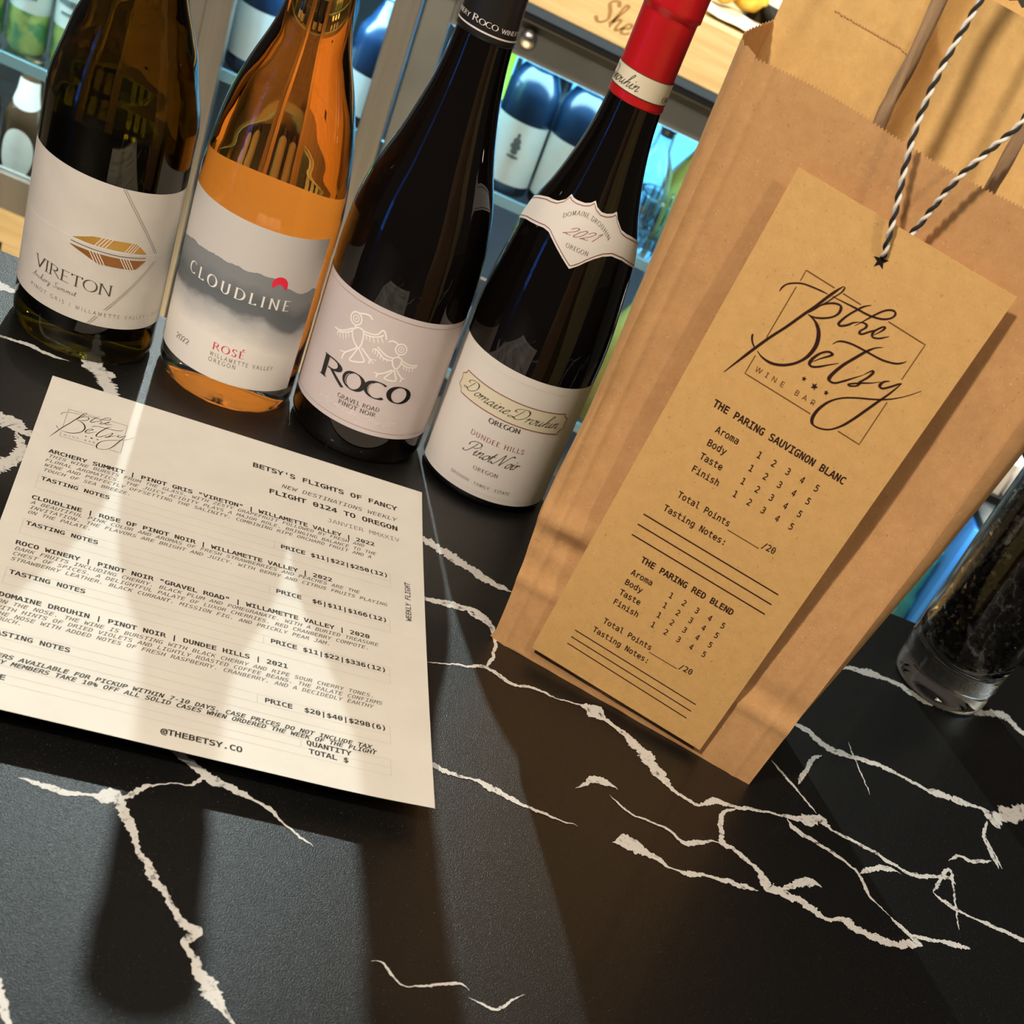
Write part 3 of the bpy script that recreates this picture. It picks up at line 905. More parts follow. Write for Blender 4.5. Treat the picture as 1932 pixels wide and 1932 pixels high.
def glass_body(i, mat, root, wall=.0032, floor_t=.012):
    outer = SP[i]
    prof = [(0.0, .006), (.012, .0055), (.026, .003), (.034, .0006)] + [outer[0]] + outer[1:]
    inner = [(max(r - wall, .0085), z) for r, z in outer if z > floor_t + .004]
    inner = inner[::-1] + [(outer[0][0] - .006, floor_t + .001), (.018, floor_t + .004), (0.0, floor_t + .008)]
    top = [(inner[0][0], .298)]
    return MB().lathe(prof + top + inner, 96).build('glass_body', mat, root, True)


def liquid(i, level, mat, root, wall=.0032, floor_t=.012):
    pts = [(0, floor_t + .0078), (.018, floor_t + .0038), (BODY_R[i] - .0082, floor_t + .0008)]
    for r, z in SP[i]:
        if floor_t + .004 < z < level:
            pts.append((r - wall + .0004, z))
    r = rad(i, level) - wall + .0004
    pts += [(r, level + .0006), (r - .0016, level), (0, level)]
    return MB().lathe(pts, 96).build('wine', mat, root, True)


def solid_body(i, mat, root, ztop):
    outer = [p for p in SP[i]]
    prof = [(0.0, .006), (.012, .0055), (.026, .003), (.034, .0006)] + outer + [(0.0, outer[-1][1])]
    return MB().lathe(prof, 96).build('glass_body', mat, root, True)


def capsule(name, i, mat, root, z0, h=.0006, zmax=.2955):
    pr = [(rad(i, z0) + .0001, z0)]
    for r, z in SP[i]:
        if z0 < z < zmax:
            pr.append((r + h, z))
    top = SP[i][-1]
    pr.insert(1, (rad(i, z0) + h, z0 + .0004))
    pr += [(top[0] + h, top[1] + .0006), (0, top[1] + .0008)]
    return MB().lathe(pr, 72).build(name, mat, root, True)


# --- 1: the olive bottle -------------------------------------------------
b1 = thing('wine_bottle', 'olive green wine bottle, cream label with gold and brown boat, leftmost on the counter', 'bottle', (*BPOS[1], 0), 0, 'bottles of the wine flight')
glass_body(1, MT['olive'], b1)
liquid(1, .246, MT['gris'], b1)
m1 = bmap(1)
lab = wrap_patch(m1, deg(1, -84), deg(1, 96), 23.3, 101.8, LH).build('front_label', MT['lab_cream'], b1, True)
lab['label'] = 'cream paper front label with gold boat print'
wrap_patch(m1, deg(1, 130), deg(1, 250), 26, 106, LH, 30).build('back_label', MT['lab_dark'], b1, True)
MB().lathe([(.0152, .255), (.0156, .256), (.0156, .284), (.0168, .285), (.0168, .2985), (0, .2992)], 60).build('screw_cap', MT['foil_black'], b1, True)
g = MB()
fill_between(g, D(1, [(-7.5, 68.0), (7, 72.2), (13.1, 72.9), (31, 73.7), (41.4, 73.6), (50.8, 68.4)]), D(1, [(-7.5, 67.9), (7.5, 67.9), (17, 68.3), (33, 68.4), (50.8, 68.2)]), m1, TH)
g.build('gold_boat_print', MT['gold'], lab)
g = MB()
fill_between(g, D(1, [(-9.2, 63.8), (51.6, 64.4)]), D(1, [(-9.2, 63.7), (2, 61.4), (13.7, 58.6), (30, 58.85), (43, 58.9), (51.6, 64.3)]), m1, TH)
g.build('bronze_boat_print', MT['bronze'], lab)
g = MB()
for x in (9.5, 12.0, 14.5, 17.0, 32.0, 34.2, 36.4, 38.6):                   # pale plank lines across the boat
    ribbon(g, D(1, [(x, 67.9), (x + 5.5, 74.0)]), .42, m1, TH2)
for x in (6.0, 8.4, 10.8, 13.2, 29.5, 31.8, 34.1, 36.4):
    ribbon(g, D(1, [(x, 64.4), (x + 6.0, 58.3)]), .42, m1, TH2)
ribbon(g, D(1, [(-84, 66.2), (-64, 66.4), (-34, 66.8), (-17, 67.2), (-8.3, 67.4), (24, 67.2), (51, 67.6), (66, 67.6)]), .35, m1, TH)
g.build('pale_line_print', MT['white_ink'], lab)
g = MB()
ribbon(g, D(1, [(-8.6, 65.7), (8, 65.5), (28, 65.5), (51, 66.0)]), .5, m1, TH)
for dx in (0, 1.9):
    ribbon(g, D(1, [(22.4 + dx, 101.7), (29 + dx, 95.6), (42.3 + dx, 83.6), (59.2 + dx, 68.6)]), .28, m1, TH)
    ribbon(g, D(1, [(60.4 + dx, 64.0), (43.2 + dx, 49.4), (24.5 + dx, 33.3)]), .24, m1, TH)
    ribbon(g, D(1, [(19.4 + dx, 29.0), (13.8 + dx, 23.6)]), .24, m1, TH)
g.build('fine_line_print', MT['lab_ink2'], lab)
g = MB()
roman(g, 'VIRETON', (deg(1, -36.5), 41.8), (deg(1, 28.5), 41.9), 6.3, m1, .105, .035, .05, h=TH)
script(g, 'Archery Summit', (deg(1, -38), 35.7), (deg(1, 2), 36.3), 3.3, m1, .25, .07, .035, TH, space=.07)
g.build('lettering', MT['lab_ink'], lab)
g = MB()
roman(g, 'PINOT GRIS | WILLAMETTE VALLEY \u00b7 2022', (deg(1, -38), 29.5), (deg(1, 84), 29.8), 2.0, m1, .15, sp=.42, h=TH, sans=True)
g.build('small_lettering', MT['lab_ink2'], lab)

# --- 2: the rosé bottle --------------------------------------------------
b2 = thing('wine_bottle', 'clear glass bottle of orange rosé wine, label with grey mountain ridge and red sun', 'bottle', (*BPOS[2], 0), 0, 'bottles of the wine flight')
glass_body(2, MT['clear'], b2, floor_t=.014)
liquid(2, .246, MT['rose'], b2, floor_t=.014)
m2 = bmap(2)
lab = wrap_patch(m2, deg(2, -98), deg(2, 68.6), 15.8, 109.2, LH).build('front_label', MT['lab_mist'], b2, True)
lab['label'] = 'front label with misty grey mountain ridge'
wrap_patch(m2, deg(2, 130), deg(2, 245), 20, 113, LH, 30).build('back_label', MT['lab_back'], b2, True)
MB().lathe([(.0152, .255), (.0156, .256), (.0156, .284), (.0168, .285), (.0168, .2985), (0, .2992)], 60).build('screw_cap', MT['silver_print'], b2, True)
# mountain print: mist fades into the white of the label
mm_ = pm('mountain_print', (.2, .22, .24), 0.55, spec=.3)
N, L, B = nodes(mm_)
uvn = N.new('ShaderNodeUVMap')
sep = N.new('ShaderNodeSeparateXYZ')
L.new(uvn.outputs[0], sep.inputs[0])
nz = N.new('ShaderNodeTexNoise')
nz.inputs['Scale'].default_value = 5
nz.inputs['Detail'].default_value = 7
L.new(uvn.outputs[0], nz.inputs['Vector'])
ma = N.new('ShaderNodeMath')
ma.operation = 'MULTIPLY_ADD'
ma.inputs[1].default_value = .22
L.new(nz.outputs['Fac'], ma.inputs[0])
L.new(sep.outputs[1], ma.inputs[2])
rp = N.new('ShaderNodeValToRGB')
rp.color_ramp.elements[0].position = .46
rp.color_ramp.elements[0].color = (.84, .80, .755, 1)
rp.color_ramp.elements[1].position = 1.0
rp.color_ramp.elements[1].color = (.24, .255, .27, 1)
for ps, cc in ((.57, (.66, .64, .615, 1)), (.69, (.47, .475, .48, 1)), (.765, (.15, .165, .18, 1)), (.87, (.13, .145, .16, 1))):
    e = rp.color_ramp.elements.new(ps)
    e.color = cc
L.new(ma.outputs[0], rp.inputs[0])
L.new(rp.outputs[0], B.inputs['Base Color'])
ridge = [(-98, 77), (-85, 76.5), (-73, 78.5), (-62, 80.6), (-50, 82.8), (-44, 82.2), (-32, 83.2), (-21, 83.8), (-16, 83.2), (-6, 84.2), (2, 83.3), (12, 84.6), (19, 84.0), (25, 84.2), (31, 81.6), (36, 80.0), (41, 79.2), (47, 77.6), (52, 77.3), (58, 78.3), (63, 80.2), (68.6, 79.2)]
v, f, uvl = [], [], []
nx, ny = 110, 20
for i in range(nx + 1):
    d = -98 + (68.6 + 98) * i / nx
    for a, b in zip(ridge, ridge[1:]):
        if a[0] <= d <= b[0] + 1e-6:
            zt = a[1] + (b[1] - a[1]) * (d - a[0]) / (b[0] - a[0])
            break
    zt += .45 * noise.noise((d * .35, 3.1, 0)) + .25 * noise.noise((d * 1.1, 9.1, 0))
    zb = 15.9
    for j in range(ny + 1):
        v.append(m2(deg(2, d), zb + (zt - zb) * j / ny, TH - .00008))
        uvl.append((d / 160, j / ny))
k = ny + 1
for i in range(nx):
    for j in range(ny):
        f.append((i * k + j, (i + 1) * k + j, (i + 1) * k + j + 1, i * k + j + 1))
mo = mesh('mountain_print', v, f, mm_, lab, True)
uv = mo.data.uv_layers.new(name='UVMap')
for lp in mo.data.loops:
    uv.data[lp.index].uv = uvl[lp.vertex_index]
g = MB()
cx, cz, rs = deg(2, 29.5), 81.2, 4.6
poly(g, [(x, z) for x, z in arc(cx, cz, rs, rs, -28, 208, 30)], m2, TH)
g.build('sun_print', MT['sun'], lab)
g = MB()
roman(g, 'CLOUDLINE', (deg(2, -47.5), 66.1), (deg(2, 43), 66.6), 6.3, m2, .16, .055, .36, h=TH)
g.build('lettering', MT['white_ink'], lab)
g = MB()
roman(g, 'ROS\u00c9', (deg(2, -9.3), 33.1), (deg(2, 17), 33.6), 4.3, m2, .15, .05, .22, h=TH)
g.build('red_lettering', MT['red_ink'], lab)
g = MB()
roman(g, '2022', (deg(2, -45.5), 26.2), (deg(2, -30), 27.0), 3.2, m2, .14, .06, .10, serif=False, h=TH)
roman(g, 'WILLAMETTE VALLEY', (deg(2, -10.4), 29.1), (deg(2, 43.2), 29.5), 2.4, m2, .17, sp=.38, h=TH, sans=True)
roman(g, 'OREGON', (deg(2, -10.2), 25.6), (deg(2, 12.1), 26.1), 2.4, m2, .17, sp=.38, h=TH, sans=True)
g.build('small_lettering', MT['lab_ink'], lab)

# --- 3: the bird bottle --------------------------------------------------
b3 = thing('wine_bottle', 'near-black wine bottle with black capsule, mauve label with two white line birds', 'bottle', (*BPOS[3], 0), 0, 'bottles of the wine flight')
solid_body(3, MT['black_glass'], b3, .296)
m3 = bmap(3)
lab = wrap_patch(m3, deg(3, -92), deg(3, 88), 19.2, 94.2, LH).build('front_label', MT['lab_mauve'], b3, True)
lab['label'] = 'mauve front label with two white birds'
BIRDS={
'head' : [(-25.48, 80.92), (-20.43, 82.44), (-27.06, 83.96)] ,
'beak' : [(-24.63, 84.46), (-18.72, 86.19), (-15.21, 86.36), (-12.45, 84.97)] ,
'neck' : [(-24.61, 77.68), (-24.06, 75.65)] ,
'body' : [(-21.7, 77.08), (-25.47, 73.81), (-22.28, 68.99), (-16.58, 66.46), (-15.02, 70.82), (-16.72, 76.57), (-21.7, 77.08)] ,
'lw' : [(-25.62, 75.02), (-31.58, 71.3), (-37.58, 69.08), (-42.39, 68.72)] ,
'lw2' : [(-25.31, 73.48), (-30.97, 70.18), (-38.64, 67.64)] ,
'f1' : [(-38.5, 67.41), (-37.14, 65.8)] ,
'f2' : [(-35.57, 68.25), (-34.36, 65.49)] ,
'f3' : [(-33.0, 69.13), (-31.32, 66.08)] ,
'f4' : [(-30.46, 70.19), (-28.99, 67.44)] ,
'f5' : [(-28.3, 71.47), (-26.76, 69.15)] ,
'rw' : [(-17.08, 76.72), (-10.28, 77.28), (-5.45, 78.67), (-2.33, 82.14), (0.18, 80.98), (2.47, 77.94)] ,
'rw2' : [(-16.13, 75.32), (-9.66, 75.93), (-3.7, 77.78), (-0.59, 79.76)] ,
'g1' : [(-13.47, 75.14), (-12.14, 72.87)] ,
'g2' : [(-10.53, 75.43), (-9.37, 72.89)] ,
'g3' : [(-7.69, 76.13), (-5.99, 73.27)] ,
'g4' : [(-4.76, 77.13), (-2.51, 74.23)] ,
'g5' : [(-2.3, 78.23), (0.68, 75.43)] ,
'tail' : [(-16.58, 66.46), (-18.64, 61.47), (-20.38, 57.26), (-14.25, 58.33), (-8.92, 60.59), (-12.48, 63.81), (-16.58, 66.46)] ,
'leg1' : [(-17.57, 66.08), (-22.19, 62.56), (-26.16, 59.44), (-27.37, 55.42)] ,
't1' : [(-25.7, 60.13), (-30.92, 58.96)] ,
't2' : [(-25.58, 59.88), (-27.57, 58.05)] ,
'leg2' : [(-14.13, 67.38), (-8.88, 65.11), (-5.34, 63.34), (-4.76, 60.51)] ,
't3' : [(-5.65, 63.43), (-0.07, 64.25)] ,
't4' : [(-5.34, 63.34), (-1.29, 61.85)] ,
'head2' : [(15.76, 75.25), (20.26, 75.77), (14.39, 78.22)] ,
'beak2' : [(12.34, 77.45), (9.95, 78.34), (6.64, 78.35), (4.42, 76.84)] ,
'neck2' : [(15.51, 72.01), (15.57, 70.42)] ,
'body2' : [(14.35, 70.15), (11.82, 68.35), (13.26, 65.17), (16.48, 63.15), (19.02, 65.89), (18.55, 69.83), (14.35, 70.15)] ,
'lw3' : [(11.62, 68.8), (5.46, 69.19), (-2.48, 72.06)] ,
'lw4' : [(11.63, 67.3), (5.08, 67.08), (-1.58, 70.07), (-4.91, 69.97)] ,
'h1' : [(-5.26, 69.85), (-4.76, 67.53)] ,
'h2' : [(-3.11, 69.87), (-2.49, 67.28)] ,
'h3' : [(-0.84, 69.3), (-0.26, 66.49)] ,
'h4' : [(1.82, 68.43), (2.44, 65.82)] ,
'h5' : [(4.88, 67.53), (5.2, 65.61)] ,
'h6' : [(7.64, 67.29), (8.21, 65.43)] ,
'rw3' : [(18.98, 68.91), (26.68, 67.37), (33.72, 67.96)] ,
'rw4' : [(19.51, 67.2), (26.0, 65.85), (33.61, 66.73)] ,
'i1' : [(22.42, 66.0), (22.93, 64.06)] ,
'i2' : [(25.08, 65.41), (25.48, 63.43)] ,
'i3' : [(27.57, 65.56), (28.13, 63.29)] ,
'i4' : [(30.31, 65.89), (30.75, 63.59)] ,
'tail2' : [(15.87, 62.41), (12.71, 58.95), (10.43, 55.65), (16.99, 55.5), (19.88, 56.68), (17.85, 59.56), (15.87, 62.41)] ,
'leg3' : [(14.03, 62.0), (8.8, 58.7), (4.31, 56.76), (3.92, 54.61)] ,
't5' : [(4.83, 57.11), (1.11, 57.34)] ,
'leg4' : [(17.73, 62.8), (21.01, 60.16), (23.94, 58.4), (23.42, 55.95)] ,
't6' : [(23.59, 58.55), (27.01, 58.53)] ,
}

g = MB()
for name, pts in BIRDS.items():
    p = D(3, pts)
    if name in ('head', 'head2'):
        r = 3.6 if name == 'head' else 3.2
        ribbon(g, arc(*p[0], r, r, 0, 360, 26), .95, m3, TH)
        ribbon(g, arc(*p[0], r * .5, r * .52, 0, 360, 20), .65, m3, TH)
        ribbon(g, [(p[0][0], p[0][1] - .7), (p[0][0], p[0][1] + .7)], .8, m3, TH)
    else:
        small = name[0] in 'fghit' and len(pts) == 2
        ribbon(g, catmull(p, 6), .62 if small else .95, m3, TH)
g.build('bird_print', MT['white_ink'], lab)
g = MB()
roman(g, 'R', (deg(3, -44), 39.4), (deg(3, -19.5), 40.0), 12.9, m3, .15, .06, h=TH, ang=.12)
roman(g, 'O', (deg(3, -20.5), 41.6), (deg(3, -2.5), 41.8), 10.2, m3, .20, .06, h=TH, ang=.12)
roman(g, 'C', (deg(3, -1.5), 42.0), (deg(3, 15.5), 42.3), 10.2, m3, .20, .06, h=TH, ang=.12)
roman(g, 'O', (deg(3, 17.5), 42.5), (deg(3, 36.5), 42.9), 10.2, m3, .20, .06, h=TH, ang=.12)
g.build('lettering', MT['black_print'], lab)
g = MB()                                                         # the fine inline cut of the big letters
ribbon(g, D(3, [(-37.6, 40.6), (-37.4, 51.6)]), .35, m3, TH2)
for c, z0 in ((-12.5, 46.7), (7.0, 47.2), (27.0, 47.9)):
    ribbon(g, [(deg(3, c) + x, z0 + y) for x, y in arc(0, 0, 4.7, 4.3, 130, 232, 10)], .32, m3, TH2)
g.build('inline_print', MT['lab_mauve'], lab)
g = MB()
roman(g, 'GRAVEL ROAD', (deg(3, -20.8), 33.6), (deg(3, 14.8), 34.8), 2.6, m3, .17, .07, .16, h=TH)
roman(g, 'PINOT NOIR', (deg(3, -18.6), 30.3), (deg(3, 13.2), 31.0), 2.6, m3, .17, .07, .18, h=TH)
g.build('small_lettering', MT['lab_ink'], lab)
g = MB()
script(g, 'Willamette Valley \u2022 Vintage 2021', (deg(3, -38), 27.4), (deg(3, 31), 27.0), 3.0, m3, .35, .085, .045, TH, space=.05)
g.build('white_lettering', MT['white_ink'], lab)
for z in (91.2, 22.2):
    g = MB()
    ribbon(g, D(3, [(x, z) for x in range(-92, 89, 4)]), .16, m3, TH)
    g.build('border_line', MT['lab_ink2'], lab)
cp = capsule('capsule', 3, MT['foil_black'], b3, .2330)
g = MB()
ribbon(g, D(3, [(x, 236.7) for x in range(-180, 181, 6)]), .85, lambda x, y, h: m3(x, y, h + .0006), TH)
m3c = lambda x, y, h: m3(x, y, h + .0006)
for c0 in (0, 180):
    for s_, a0, a1, cap_ in (('R', -33, -20, 3.1), ('OCO', -18, 20, 2.5), ('WINERY', 27, 78, 2.2), ('WINERY', -92, -40, 2.2)):
        roman(g, s_, (deg(3, a0 + c0), 239.4), (deg(3, a1 + c0), 239.5), cap_, m3c, .16, .07, .06, h=TH)
g.build('capsule_lettering', MT['silver_print'], cp)

# --- 4: the red-capped bottle --------------------------------------------
b4 = thing('wine_bottle', 'black wine bottle with bright red capsule and white label, beside the kraft bag', 'bottle', (*BPOS[4], 0), 0, 'bottles of the wine flight')
solid_body(4, MT['black_glass'], b4, .296)
m4 = bmap(4)
lab = wrap_patch(m4, deg(4, -97), deg(4, 97), 6.0, 88.2, LH).build('front_label', MT['lab_white'], b4, True)
lab['label'] = 'white front label with yellow script cartouche'
CART = [(-53.2, 71.7), (-40.8, 71.8), (-26.4, 71.7), (-8.5, 71.7), (8.35, 71.6), (25.7, 71.6), (45.2, 71.5), (46.1, 69.8), (50.7, 67.8), (49.6, 66), (49.6, 64), (50.7, 62), (46.0, 60.3), (45.4, 57.9), (28, 58), (10.2, 58.1), (-6.7, 58.1), (-18.5, 58.2), (-34.2, 58.1), (-52.6, 57.9), (-53.6, 59.8), (-58.4, 61.2), (-57.2, 63.4), (-57.2, 65.6), (-58.4, 67.9), (-54.1, 69.6), (-53.2, 71.7)]
g = MB()
fill_between(g, D(4, [(-58, 68), (-53.5, 71.5), (45.4, 71.5), (50.4, 67.8)]), D(4, [(-58, 61.2), (-53.5, 58), (45.4, 58), (50.4, 62)]), m4, TH - .00007, n=60)
g.build('cartouche_print', MT['cart'], lab)
g = MB()
ribbon(g, D(4, CART), .55, m4, TH)
roman(g, 'DUNDEE HILLS', (deg(4, -28), 40.9), (deg(4, 20.4), 41.9), 3.0, m4, .13, .06, .24, h=TH)
g.build('wine_red_print', MT['wine_ink'], lab)
g = MB()
script(g, 'Domaine', (deg(4, -50), 62.2), (deg(4, -6), 62.3), 7.4, m4, .5, .115, .04, TH)
script(g, 'Drouhin', (deg(4, -3), 61.9), (deg(4, 41), 61.9), 7.4, m4, .5, .115, .04, TH)
roman(g, 'OREGON', (deg(4, -17.2), 52.9), (deg(4, 10.2), 53.9), 3.0, m4, .24, .10, .14, h=TH)
script(g, 'Pinot', (deg(4, -28), 29.6), (deg(4, -3.5), 30.4), 8.6, m4, .55, .115, .04, TH)
script(g, 'Noir', (deg(4, -1.5), 30.2), (deg(4, 19.5), 30.5), 8.6, m4, .55, .115, .04, TH)
roman(g, 'OREGON', (deg(4, -14.8), 21.8), (deg(4, 7.3), 22.4), 2.4, m4, .14, .07, .22, h=TH)
roman(g, 'DROUHIN \u00b7 FAMILY \u00b7 ESTATE', (deg(4, -32.1), 12.8), (deg(4, 23.2), 13.1), 1.9, m4, .13, .07, .2, h=TH)
g.build('lettering', MT['lab_ink'], lab)
for z in (83.6, 9.2):
    g = MB()
    ribbon(g, D(4, [(x, z) for x in range(-96, 97, 4)]), .14, m4, TH)
    g.build('border_line', MT['silver_print'], lab)
# shoulder collar
UPC = [(-110, 164), (-93, 168.8), (-75, 173), (-60, 175.8), (-52, 176.6), (-44.5, 177.7), (-37.4, 180.6), (-34.5, 184.2), (-30, 183.2), (-24, 183.1), (-14.3, 183.8), (-8, 185.2), (-3.8, 187.2), (0.5, 184.7), (8, 183.2), (15, 183.4), (22, 184.4), (27, 186), (30.3, 182.6), (38.6, 178.1), (48, 176.4), (56, 175.5), (82, 171.6), (100, 166)]
LOC = [(-110, 151), (-90.6, 155.3), (-70, 159.5), (-50, 161.9), (-42, 163), (-35, 162.9), (-28, 160.7), (-17.4, 157.0), (-10, 154.2), (-3.4, 151.8), (3, 155), (8.4, 158.2), (15, 161.2), (22.4, 163.6), (32, 164.9), (46.6, 163.6), (82, 157), (100, 153)]


def at(p, d):
    for a, b in zip(p, p[1:]):
        if a[0] <= d <= b[0]:
            return a[1] + (b[1] - a[1]) * (d - a[0]) / (b[0] - a[0])
    return p[-1][1]


v, f = [], []
nx, ny = 150, 10
for i in range(nx + 1):
    d = -105 + 203 * i / nx
    a, b = at(LOC, d), at(UPC, d)
    for j in range(ny + 1):
        v.append(m4(deg(4, d), a + (b - a) * j / ny, .0003))
k = ny + 1
for i in range(nx):
    for j in range(ny):
        f.append((i * k + j, (i + 1) * k + j, (i + 1) * k + j + 1, i * k + j + 1))
col = mesh('collar_label', v, f, MT['lab_white'], b4, True)
col['label'] = 'scalloped white shoulder collar printed 2021'
g = MB()
for pl, s in ((UPC, -1.5), (LOC, 1.5)):
    ribbon(g, D(4, [(-104 + 2 * i, at(pl, -104 + 2 * i) + s) for i in range(101)]), .42, m4, .00045)
script(g, '2021', (deg(4, -21.5), 166.4), (deg(4, 9.5), 168.8), 4.4, m4, .5, .085, .04, .00045, space=.06)
g.build('wine_red_print', MT['wine_ink'], col)
g = MB()
word = 'DOMAINE DROUHIN'
path = catmull(D(4, [(-29, 172.4), (-18.5, 176.6), (-6.4, 178.0), (5.8, 177.1), (15.5, 175.2), (24.5, 171.2)]), 12)
ln = [0]
for a, b in zip(path, path[1:]):
    ln.append(ln[-1] + math.hypot(b[0] - a[0], b[1] - a[1]))


def along(s):
    s = max(0, min(s, ln[-1]))
    for q in range(len(ln) - 1):
        if ln[q] <= s <= ln[q + 1] + 1e-9:
            k_ = (s - ln[q]) / max(ln[q + 1] - ln[q], 1e-9)
            return tuple(path[q][c] + (path[q + 1][c] - path[q][c]) * k_ for c in (0, 1))


tot = sum(RO[c][0] + .22 for c in word)
s0 = 0
for c in word:
    wd = RO[c][0] + .22
    if c != ' ':
        roman(g, c, along(s0 / tot * ln[-1]), along((s0 + RO[c][0]) / tot * ln[-1]), 2.3, m4, .14, .07, h=.00045)
    s0 += wd
roman(g, 'OREGON', (deg(4, -14), 161.0), (deg(4, 8), 161.3), 2.2, m4, .14, .07, .22, h=.00045)
g.build('collar_lettering', MT['lab_ink'], col)
cp = capsule('capsule', 4, MT['foil_red'], b4, .2348)
cp['label'] = 'bright red foil capsule'
m4c = lambda x, y, h: m4(x, y, h + .0006)
bd = wrap_patch(m4c, deg(4, -180), deg(4, 180), 239.8, 250.1, .0002, 72, 2).build('capsule_band', MT['cart'], cp, True)
g = MB()
for z in (239.7, 250.2):
    ribbon(g, D(4, [(x, z) for x in range(-180, 181, 6)]), .35, m4c, .0003)
for c0 in (0, 180):
    script(g, 'Drouhin', (deg(4, -100 + c0), 241.6), (deg(4, -9 + c0), 241.6), 6.6, m4c, .45, .085, .035, .0004)
    roman(g, 'OREGON', (deg(4, 49 + c0), 241.0), (deg(4, 118 + c0), 241.0), 2.6, m4c, .17, .08, .10, h=.0004)
g.build('capsule_lettering', MT['lab_ink'], cp)
# ------------------------------------------------------------------ the menu sheet
PO = Vector((-.16923, .74093, 0))
PU = Vector((.98889, .14863, 0))
PV = Vector((.14863, -.98889, 0))
PW, PH = 215.4, 301.0


def pz(u, v):
    return .0008 + .0095 * max(v / 279, 0) ** 2 + .0025 * max(0, (u - 150) / 65) ** 2 * max(0, (v - 60) / 240)


def mpap(u, v, h):
    if h < 0.00005:                     # the sheet itself narrows a little towards the reader as it curls
        u *= 1 - .033 * v / 300
    return tuple(PU * (u / 1000) + PV * (v / 1000) + Vector((0, 0, pz(u, v) + h)))


menu = thing('menu_sheet', 'white printed tasting menu sheet lying in front of the wine bottles, its near edge lifting', 'menu', PO)
mb = MB()
wrap_patch(lambda u, v, h: mpap(u, v, h), 0, PW, PH, 0, 0.0, 40, 56, mb)
so = mb.build('sheet', MT['paper'], menu, True)
paper_edges(so, .00015)
BK, SF, GR, RL = MB(), MB(), MB(), MB()
CP = 1.36


def row(mb, s, u0, v0, u1, v1, cap=None, bold=.0, shear=0.0):
    n = len(s)
    font_text(mb, s, (u0, v0), (u1, v1), -(cap or CP * abs(u1 - u0) / n), mpap, 'mono', bold, -shear, .00012)


# the sheet's v axis points to the reader, so text is mirrored in v: use negative caps
row(BK, "BETSY'S FLIGHTS OF FANCY", 113.7, 31.4, 199.3, 31.4, bold=.020)
row(SF, 'NEW DESTINATIONS WEEKLY', 130.8, 44.8, 198.2, 43.8, shear=.22)
row(BK, 'FLIGHT 0124 TO OREGON', 124.3, 54.8, 198.9, 53.9, bold=.021)
row(GR, 'JANVIER MMXXIV', 157.8, 67.0, 199.8, 65.8)
SECT = [
    ('ARCHERY SUMMIT | PINOT GRIS "VIRETON" | WILLAMETTE VALLEY | 2022', (10.2, 81.5, 184.8, 78.2),
     [('THIS WINE BURSTS FROM THE GLASS, WITH ZESTY GRAPEFRUIT FOLLOWED BY FRESH AND', 10.7, 86.3, 178.6, 82.6),
      ('FLORAL AROMATICS. THE JUICY ACIDITY PLAYS A MAJOR ROLE. BRINGING BALANCE TO THE', 10.2, 91.2, 185.3, 87.7),
      ('WINE AND PERFECTLY OFFSETTING THE SALINITY. COMBINING RIPE ORCHARD FRUIT AND A', 10.2, 96.1, 182.8, 92.4),
      ('TOUCH OF SEA BREEZE.', 10.4, 101.2, 53.1, 100.6)],
     'PRICE $11|$22|$250(12)', 110.2, (133.0, 108.8, 191.7, 107.2)),
    ('CLOUDLINE | ROSE OF PINOT NOIR | WILLAMETTE VALLEY | 2022', (9.8, 130.2, 161.0, 127.7),
     [('A BEAUTIFUL PINK COLOR AND AROMAS OF FRESH STRAWBERRIES AND PEACHES ARE THE', 10.0, 135.1, 175.7, 131.9),
      ('INVITATION. THE FLAVORS ARE BRIGHT AND JUICY. WITH BERRY AND CITRUS FRUITS PLAYING', 10.3, 139.9, 190.8, 136.9),
      ('ON THE PALATE.', 10.1, 144.6, 39.0, 144.1)],
     'PRICE  $6|$11|$166(12)', 154.9, (132.2, 153.2, 190.2, 152.4)),
    ('ROCO WINERY | PINOT NOIR "GRAVEL ROAD" | WILLAMETTE VALLEY | 2020', (9.6, 174.1, 181.0, 172.4),
     [('DARK FRUITS INCLUDING CHERRY. BLACK PLUM AND POMEGRANATE. WITH A BURIED TREASURE', 10.0, 179.2, 185.1, 177.7),
      ('CHEST OF SPICES. A DELIGHTFUL PALATE OF LUXOR CHERRIES. RED CRANBERRY COMPOTE.', 9.8, 183.9, 179.7, 182.9),
      ('STRAWBERRY LEATHER. BLACK CURRANT. MISSION FIG. AND PRICKLY PEAR JAM.', 9.7, 188.6, 159.8, 188.2)],
     'PRICE $11|$22|$336(12)', 200.0, (131.2, 199.4, 188.5, 199.1)),
    ('DOMAINE DROUHIN | PINOT NOIR | DUNDEE HILLS | 2021', (10.0, 219.8, 140.0, 217.6),
     [('ON THE NOSE. THE WINE IS BURSTING WITH BLACK CHERRY AND RIPE SOUR CHERRY TONES.', 10.0, 225.0, 181.5, 224.0),
      ('WITH HINTS OF DRIED VIOLETS AND LIGHTLY ROASTED COFFEE BEANS. THE PALATE CONFIRMS', 10.0, 229.8, 185.9, 228.5),
      ('THE NOSE WITH ADDED NOTES OF FRESH RASPBERRY. CRANBERRY. AND A DECIDEDLY EARTHY', 10.0, 234.5, 181.6, 232.9),
      ('TOUCH.', 10.0, 238.6, 21.8, 238.5)],
     'PRICE  $20|$40|$298(6)', 249.4, (130.3, 249.5, 187.2, 248.7)),
]
def flush():
    global BK, SF, RL
    for b_, n_, m_ in ((BK, 'lettering', 'ink'), (SF, 'italic_lettering', 'ink_soft'), (RL, 'ruled_lines', 'rule')):
        if b_.v:
            b_.build(n_, MT[m_], so)
    BK, SF, RL = MB(), MB(), MB()


